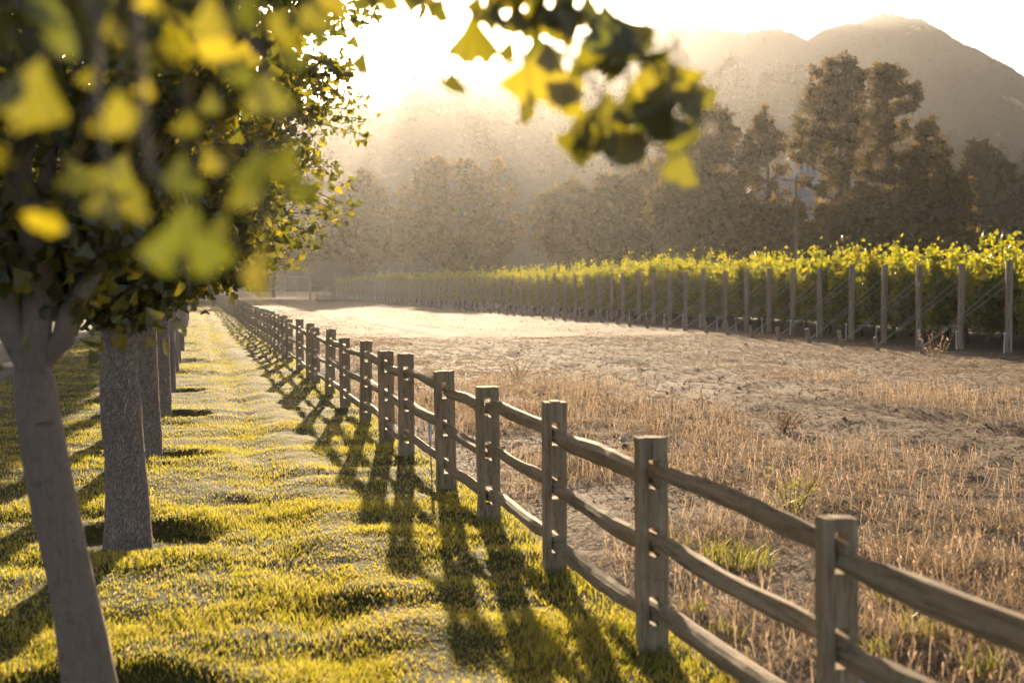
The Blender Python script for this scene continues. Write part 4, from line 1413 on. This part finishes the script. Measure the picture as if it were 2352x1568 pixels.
RNG = np.random.default_rng(33)
def forest():
    """conifers and round trees clothing the near hill and dotted along the far ridges"""
    mb = MB()
    def put(az, s, which, h, conif):
        d, z = hill_shape(az, s, which)
        P = np.stack([np.sin(az) * d, np.cos(az) * d, z - 1.0], -1)
        n = len(az)
        q = 170 if which == 'near' else 30
        t = RNG.random((n, q)) ** (.75 if conif else 1)
        a = RNG.random((n, q)) * 2 * math.pi
        if conif:
            rr = (.05 + .20 * (1 - t)) * (.5 + .6 * RNG.random((n, q)))
            zz = .1 + .95 * t
        else:
            rr = .42 * np.sqrt(np.clip(1 - (2 * t - 1) ** 2, 0, 1)) * (.6 + .5 * RNG.random((n, q)))
            zz = .15 + .8 * t
        L = P[:, None, :] + h[:, None, None] * np.stack([np.cos(a) * rr, np.sin(a) * rr, zz], -1)
        L = L.reshape(-1, 3)
        Y = np.stack([np.cos(a), np.sin(a), -.5 + RNG.random((n, q))], -1).reshape(-1, 3) + .5 * RNG.normal(size=(n * q, 3))
        sz = np.repeat(h * (.085 if conif else .14), q) * (.6 + .8 * RNG.random(n * q))
        leaves(mb, L, Y, sz, RH, RHP)
    def sel(n, lo, hi, p=.5):
        return R(lo) + RNG.random(n) * R(hi - lo), 0.02 + .98 * RNG.random(n) ** p
    a, s = sel(520, -12, 40, .25)
    put(a, s, 'near', 12 + 10 * RNG.random(520), True)
    a, s = sel(260, -12, 40, .4)
    put(a, s, 'near', 8 + 5 * RNG.random(260), False)
    a, s = sel(1500, -6, 38, .6)
    put(a, s, 'far', 5 + 5 * RNG.random(1500), False)
    # ridge fringe
    n = 900
    a = R(-2) + RNG.random(n) * R(38)
    put(a, .985 + .03 * RNG.random(n), 'far', 2 + 5 * RNG.random(n) ** 2, False)
    # conifers that stand up against the mountain between the pines
    px = np.array([1665, 1690, 1700, 1752, 1760, 1778, 1790, 1812, 1640, 1616, 1580, 1540, 1830, 1500, 1460, 930, 960, 1000])
    a = np.arctan2(px - 1176, FPX) + YAW
    put(np.repeat(a, 4), np.full(len(a) * 4, .97), 'near', np.repeat(13 + 9 * RNG.random(len(a)), 4), True)
    o = mb.build('forest', M['forest'])
    tag(o, 'far wooded hillside, conifers and scrub reading as one mass', 'forest', kind='stuff')
forest()

# ------------------------------------------------------------------ house behind the pines
def house():
    d = 150
    p = at(1800, 660, d)
    p.z = 0
    t = thing('white_house', 'white house with grey hipped roof and small tower glimpsed between the pines', 'house', p, -R(3))
    px = FPX / d
    def zz(y): return CAM_H + (656 - y) / px
    w0, w1 = -3.4, 4.8
    ze, zr = zz(458), zz(408)
    mb = MB()
    mb.box((w0, 0, -.2), (w1, 6, ze))
    mb.build('wall', M['house_wall'], t)
    mb = MB()
    e = .35
    V = [(w0 - e, -e, ze + .05), (w1 + e, -e, ze + .05), (w1 + e, 6 + e, ze + .05), (w0 - e, 6 + e, ze + .05), (w0 + 1.6, 3, zr), (w1 - 1.6, 3, zr)]
    mb.add(V, [np.array([(0, 1, 5, 4), (2, 3, 4, 5)]), np.array([(1, 2, 5), (3, 0, 4)]), np.array([(3, 2, 1, 0)])])
    rf = mb.build('roof', M['house_roof'], t)
    mb = MB()
    mb.box((w0 - e - .05, -e - .08, ze - .2), (w1 + e + .05, -e - .003, ze + .1))
    for q in np.arange(w0, w1, .55):
        mb.box((q, -e + .003, ze - .18), (q + .14, -.01, ze - .03))
    mb.build('cornice', M['house_wall'], t)
    mb = MB()
    tx0, tx1 = 1.9, 4.3
    tz0, tz1 = zr - .6, zz(362)
    mb.box((tx0, 1.6, tz0), (tx1, 4, tz1))
    mb.build('tower', M['house_wall'], t)
    mb = MB()
    V = [(tx0 - .3, 1.3, tz1 + .01), (tx1 + .3, 1.3, tz1 + .01), (tx1 + .3, 4.3, tz1 + .01), (tx0 - .3, 4.3, tz1 + .01), ((tx0 + tx1) / 2, 2.8, tz1 + 1.6)]
    mb.add(V, [np.array([(0, 1, 4), (1, 2, 4), (2, 3, 4), (3, 0, 4)]), np.array([(3, 2, 1, 0)])])
    mb.build('tower_roof', M['house_roof'], t)
    mb = MB()
    zb = zz(392)
    mb.box((tx0 - 2.0, 1.2, zb), (tx1, 1.27, zb + .1))
    for q in np.arange(tx0 - 2.0, tx1, .22):
        mb.box((q, 1.21, zb - .75), (q + .06, 1.26, zb - .003))
    mb.build('balcony_railing', M['house_wall'], t)
    for q in (2.25, 3.0, 3.65):
        mb = MB()
        mb.box((q, 1.585, tz0 + 1.0), (q + .42, 1.603, tz1 - .35))
        o = mb.build('window', M['glass'], t)
        mb = MB()
        mb.box((q - .06, 1.57, tz1 - .347), (q + .48, 1.6, tz1 - .28))
        mb.build('frame', M['house_wall'], o)
    for q in (-2.4, -.4, 1.6, 3.4):
        mb = MB()
        mb.box((q, -.02, ze - 2.6), (q + .8, .003, ze - 1.0))
        o = mb.build('window', M['glass'], t)
        mb = MB()
        mb.box((q - .08, -.05, ze - .997), (q + .88, -.001, ze - .88))
        mb.box((q - .08, -.05, ze - 2.72), (q + .88, -.001, ze - 2.603))
        mb.build('frame', M['house_wall'], o)
house()

# ------------------------------------------------------------------ utility pole
def pole():
    d = 112
    p = at(1828, 660, d)
    p.z = 0
    t = thing('utility_pole', 'thin wooden utility pole with crossarm in front of the pines', 'utility pole', p, -R(12))
    H = CAM_H + (656 - 405) / FPX * d
    mb = MB()
    mb.tube(np.array([(0, 0, -.2), (0, 0, H * .5), (0, 0, H)]), [.15, .13, .11], 10)
    mb.build('shaft', M['pole'], t, True)
    mb = MB()
    mb.box((-1.15, -.17, H - .42), (.55, -.112, H - .28))
    mb.build('crossarm', M['pole'], t)
    for q in (-1.0, -.65, .18, .45):
        mb = MB()
        mb.tube(np.array([(q, -.14, H - .29), (q, -.14, H - .2), (q, -.14, H - .1)]), [.03, .06, .04], 8)
        mb.build('insulator', M['ceramic'], t, True)
    mb = MB()
    for q in (-1.0, .45):
        mb.tube(curve((q, -.14, H - .1), (q - 42, -.1 + 20, H - 1.2), -1.0, 14), .012, 4)
    mb.tube(curve((0, -.13, H - 2.2), (-42, 20, H - 3.2), -.9, 14), .014, 4)
    mb.tube(curve((0, -.13, H - 2.2), (40, -12, H - 2.6), -.8, 14), .014, 4)
    mb.build('power_line', M['drip'], t, True)
pole()

# ------------------------------------------------------------------ far gate and small things
def gate():
    d = 158
    a = at(600, 690, d)
    b = at(710, 690, d)
    a.z = b.z = 0
    L = (b - a).length
    t = thing('metal_gate', 'pale tubular metal gate at the far end of the field', 'gate', a, math.atan2(b.y - a.y, b.x - a.x))
    px = FPX / d
    H = (690 - 636) / px
    mb = MB()
    for z in (H, H * .5):
        mb.tube(np.array([(0, 0, z), (L, 0, z)]), .035, 6)
    for q in np.linspace(0, L, 5):
        mb.tube(np.array([(q, 0, .05), (q, 0, H - .03)]), .03, 6)
    mb.build('gate_frame', M['steel'], t, True)
    mb = MB()
    mb.tube(np.array([(L + .15, 0, -.2), (L + .15, 0, (690 - 625) / px)]), .12, 9)
    mb.build('gate_post', M['vine_post'], t, False)
    mb = MB()
    mb.tube(np.array([(L + .15, 0, 1.6), (L + 3.0, -.5, 1.5)]), .05, 6)
    mb.tube(np.array([(L + 3.0, -.5, -.2), (L + 3.0, -.5, 2.9)]), .11, 8)
    mb.build('side_fence', M['vine_post'], t, False)
gate()
for i in range(6):
    p = at(735 + i * 15 + 4 * random.random(), 691, 150 + i * .6)
    mb = MB()
    L = .9 + .5 * random.random()
    mb.tube(np.array([(-L / 2, 0, .22), (0, 0, .23), (L / 2, .1, .22)]), .24 + .06 * random.random(), 9, True, .1)
    o = mb.build('log', M['stake_wood'], None, False, (p.x, p.y, -.1))
    o.rotation_euler = (0, 0, random.random() * .8 - .4)
    tag(o, 'short dark log lying by the far gate at the vineyard corner', 'log', 'logs lying by the far gate')

# thin stake in the lawn row
p = at(413, 762, 52)
mb = MB()
mb.tube(np.array([(0, 0, -.1), (.02, 0, 1.0), (.0, 0, 2.2)]), [.05, .045, .04], 8)
o = mb.build('wooden_pole', M['pole'], None, True, (p.x, p.y, 0))
tag(o, 'thin dark brown pole standing alone in the lawn beyond the ginkgo trunks', 'pole')

# marker stake behind the fence
p = at(988, 1052, 12.6)
t = thing('marker_stake', 'thin leaning marker stake with a pale strip behind the fence', 'stake', (p.x, p.y, float(field_z(p.x, p.y))))
mb = MB()
mb.tube(np.array([(.02, 0, -.1), (.0, 0, .25), (-.012, 0, .52)]), .006, 6)
mb.build('rod', M['stake_wood'], t, True)
mb = MB()
mb.box((-.016, -.004, .30), (.014, .004, .47))
mb.build('strip', M['tag_white'], t)
# grey metal post behind the second fence post
mb = MB()
px_, py_ = posts[1]
mb.box((-.02, -.004, -.2), (.02, .004, .42))
mb.box((-.004, .004, -.2), (.004, .03, .42))
o = mb.build('steel_stake', M['steel'], None, False, (px_ + .115, py_ + .05, 0))
tag(o, 'grey steel stake right behind the nearest full fence post', 'stake')
# crumpled paper in the grass
p = at(1432, 1008, 5390 / (1008 - 656))
mb = MB()
u = RNG.normal(size=(40, 3))
u /= np.linalg.norm(u, axis=1)[:, None]
g = np.array([(math.cos(a) * math.cos(b), math.sin(a) * math.cos(b), math.sin(b)) for b in np.linspace(-1.4, 1.4, 7) for a in np.linspace(0, 2 * math.pi, 9)[:-1]])
g = g * (.7 + .6 * RNG.random((len(g), 1))) * np.array([.055, .04, .035])
F = [(r_ * 8 + s, r_ * 8 + (s + 1) % 8, (r_ + 1) * 8 + (s + 1) % 8, (r_ + 1) * 8 + s) for r_ in range(6) for s in range(8)]
mb.add(g, np.array(F))
o = mb.build('paper_scrap', M['paper'], None, False, (p.x, p.y, float(field_z(p.x, p.y)) + .05))
tag(o, 'crumpled scrap of white paper lying in the dry grass', 'litter')

# weeds
def weed(name, label, px, py, h, nstem, leafm, spread, nleaf, lsize, tm=RH, grp=None, lean=.3):
    d = 5390.0 / (py - 656)
    p = at(px, py, d)
    z = float(field_z(p.x, p.y)) if p.x > 2.1 else float(lawn_z(p.x, p.y))
    t = thing(name, label, 'plant', (p.x, p.y, z), 0, grp)
    st, lf = MB(), MB()
    P, Y = [], []
    for i in range(nstem):
        a = RNG.random() * 6.28
        e = np.array([math.cos(a) * spread * RNG.random(), math.sin(a) * spread * RNG.random(), h * (.6 + .4 * RNG.random())])
        c = curve((e[0] * .2, e[1] * .2, -.03), e, .02, 6, .02)
        st.tube(c, np.linspace(.0035, .0015, 6), 5, False)
        m = nleaf
        tt = (.25 + .75 * RNG.random(m)) * 5
        i0 = np.minimum(tt.astype(int), 4)
        P.append(c[i0] + (c[i0 + 1] - c[i0]) * (tt - i0)[:, None])
        aa = RNG.random(m) * 6.28
        Y.append(np.stack([np.cos(aa), np.sin(aa), .2 + .6 * RNG.random(m)], -1))
    P, Y = np.concatenate(P), np.concatenate(Y)
    leaves(lf, P, Y, lsize * (.6 + .8 * RNG.random(len(P))), tm, RHP)
    st.build('stem', M[leafm], t, True)
    lf.build('foliage', M[leafm], t, False)
    return t
weed('weed_bush', 'green leafy weed bush growing behind the second rail section from the front', 1815, 1190, .40, 14, 'weed', .34, 15, .05, ND)
weed('weed_bush', 'airy straw-coloured weed bush at the edge of the dirt track', 1800, 985, .26, 30, 'straw', .38, 30, .016)
weed('weed_bush', 'dry brown weed bush beside the crumpled paper, near the fence', 1190, 870, .42, 22, 'straw', .5, 20, .022)
weed('weed_bush', 'tall dry weed at the vineyard edge between two anchor stakes', 2150, 826, .75, 12, 'straw', .5, 20, .035)
for i, (x_, y_, h_) in enumerate(((1375, 900, .42), (1545, 955, .36), (1615, 935, .40), (1500, 985, .30), (1340, 880, .32))):
    weed('dry_stalk', ['tallest pale seeding grass stalk standing on the dirt track', 'pale seeding stalk in front of the track, second from left of four', 'pale seeding stalk leaning right beside the dirt track',
                       'low pale seeding stalk nearest the camera by the track', 'pale seeding stalk farthest left on the track edge'][i], x_, y_, h_, 3, 'straw', .10, 9, .026, RH, 'pale seeding grass stalks by the dirt track')

def tuft(px, py, h, n, label):
    d = 5390.0 / (py - 656)
    p = at(px, py, d)
    z = float(field_z(p.x, p.y))
    mb = MB()
    a = RNG.random(n) * 6.28
    r = .09 * np.sqrt(RNG.random(n))
    P = np.stack([np.cos(a) * r, np.sin(a) * r, np.full(n, -.01)], -1)
    blades(mb, P, h * (.5 + .6 * RNG.random(n)), .005 + .004 * RNG.random(n), .9, True)
    o = mb.build('grass_tuft', M['weed'], None, False, (p.x, p.y, z))
    tag(o, label, 'grass tuft', 'green grass tufts behind the front fence sections')
TU = [(1555, 1250, .15, 34, 'small bright yellow-green grass tuft just right of the third full post'), (1640, 1285, .2, 60, 'large green grass tuft seen between top and middle front rails'),
      (1700, 1300, .2, 60, 'arching green grass tuft left of the nearest full post'), (1745, 1290, .17, 40, 'sparse green tuft close to the nearest full post'),
      (1600, 1400, .12, 30, 'small green tuft below the middle front rail'), (1665, 1450, .12, 30, 'small pale tuft above the lowest front rail'),
      (2050, 1375, .2, 50, 'green tuft right of the nearest full post'), (2110, 1460, .2, 50, 'arching pale tuft under the rail at the right'),
      (2200, 1440, .2, 50, 'straggling tuft under the right-hand rail end'), (2260, 1540, .18, 50, 'tuft in the bottom right corner'),
      (1650, 1525, .14, 40, 'bright tuft at the foot of the second full post'), (2030, 1500, .15, 40, 'tuft at the bottom right of the nearest post')]
for a in TU:
    tuft(*a)

# ------------------------------------------------------------------ haze
k = NT('haze_air')
pv = k.n('VolumePrincipled')
pv.inputs['Color'].default_value = (.94, .92, .93, 1)
pv.inputs['Density'].default_value = HAZE_DENSITY
pv.inputs['Anisotropy'].default_value = HAZE_G
k.l(pv.outputs[0], k.out.inputs['Volume'])
mb = MB()
mb.box((-3600, -320, -4.0), (3600, 2700, 340))
o = mb.build('haze', k.m)
tag(o, 'thin warm evening haze in the air of the whole valley', 'haze', kind='stuff')
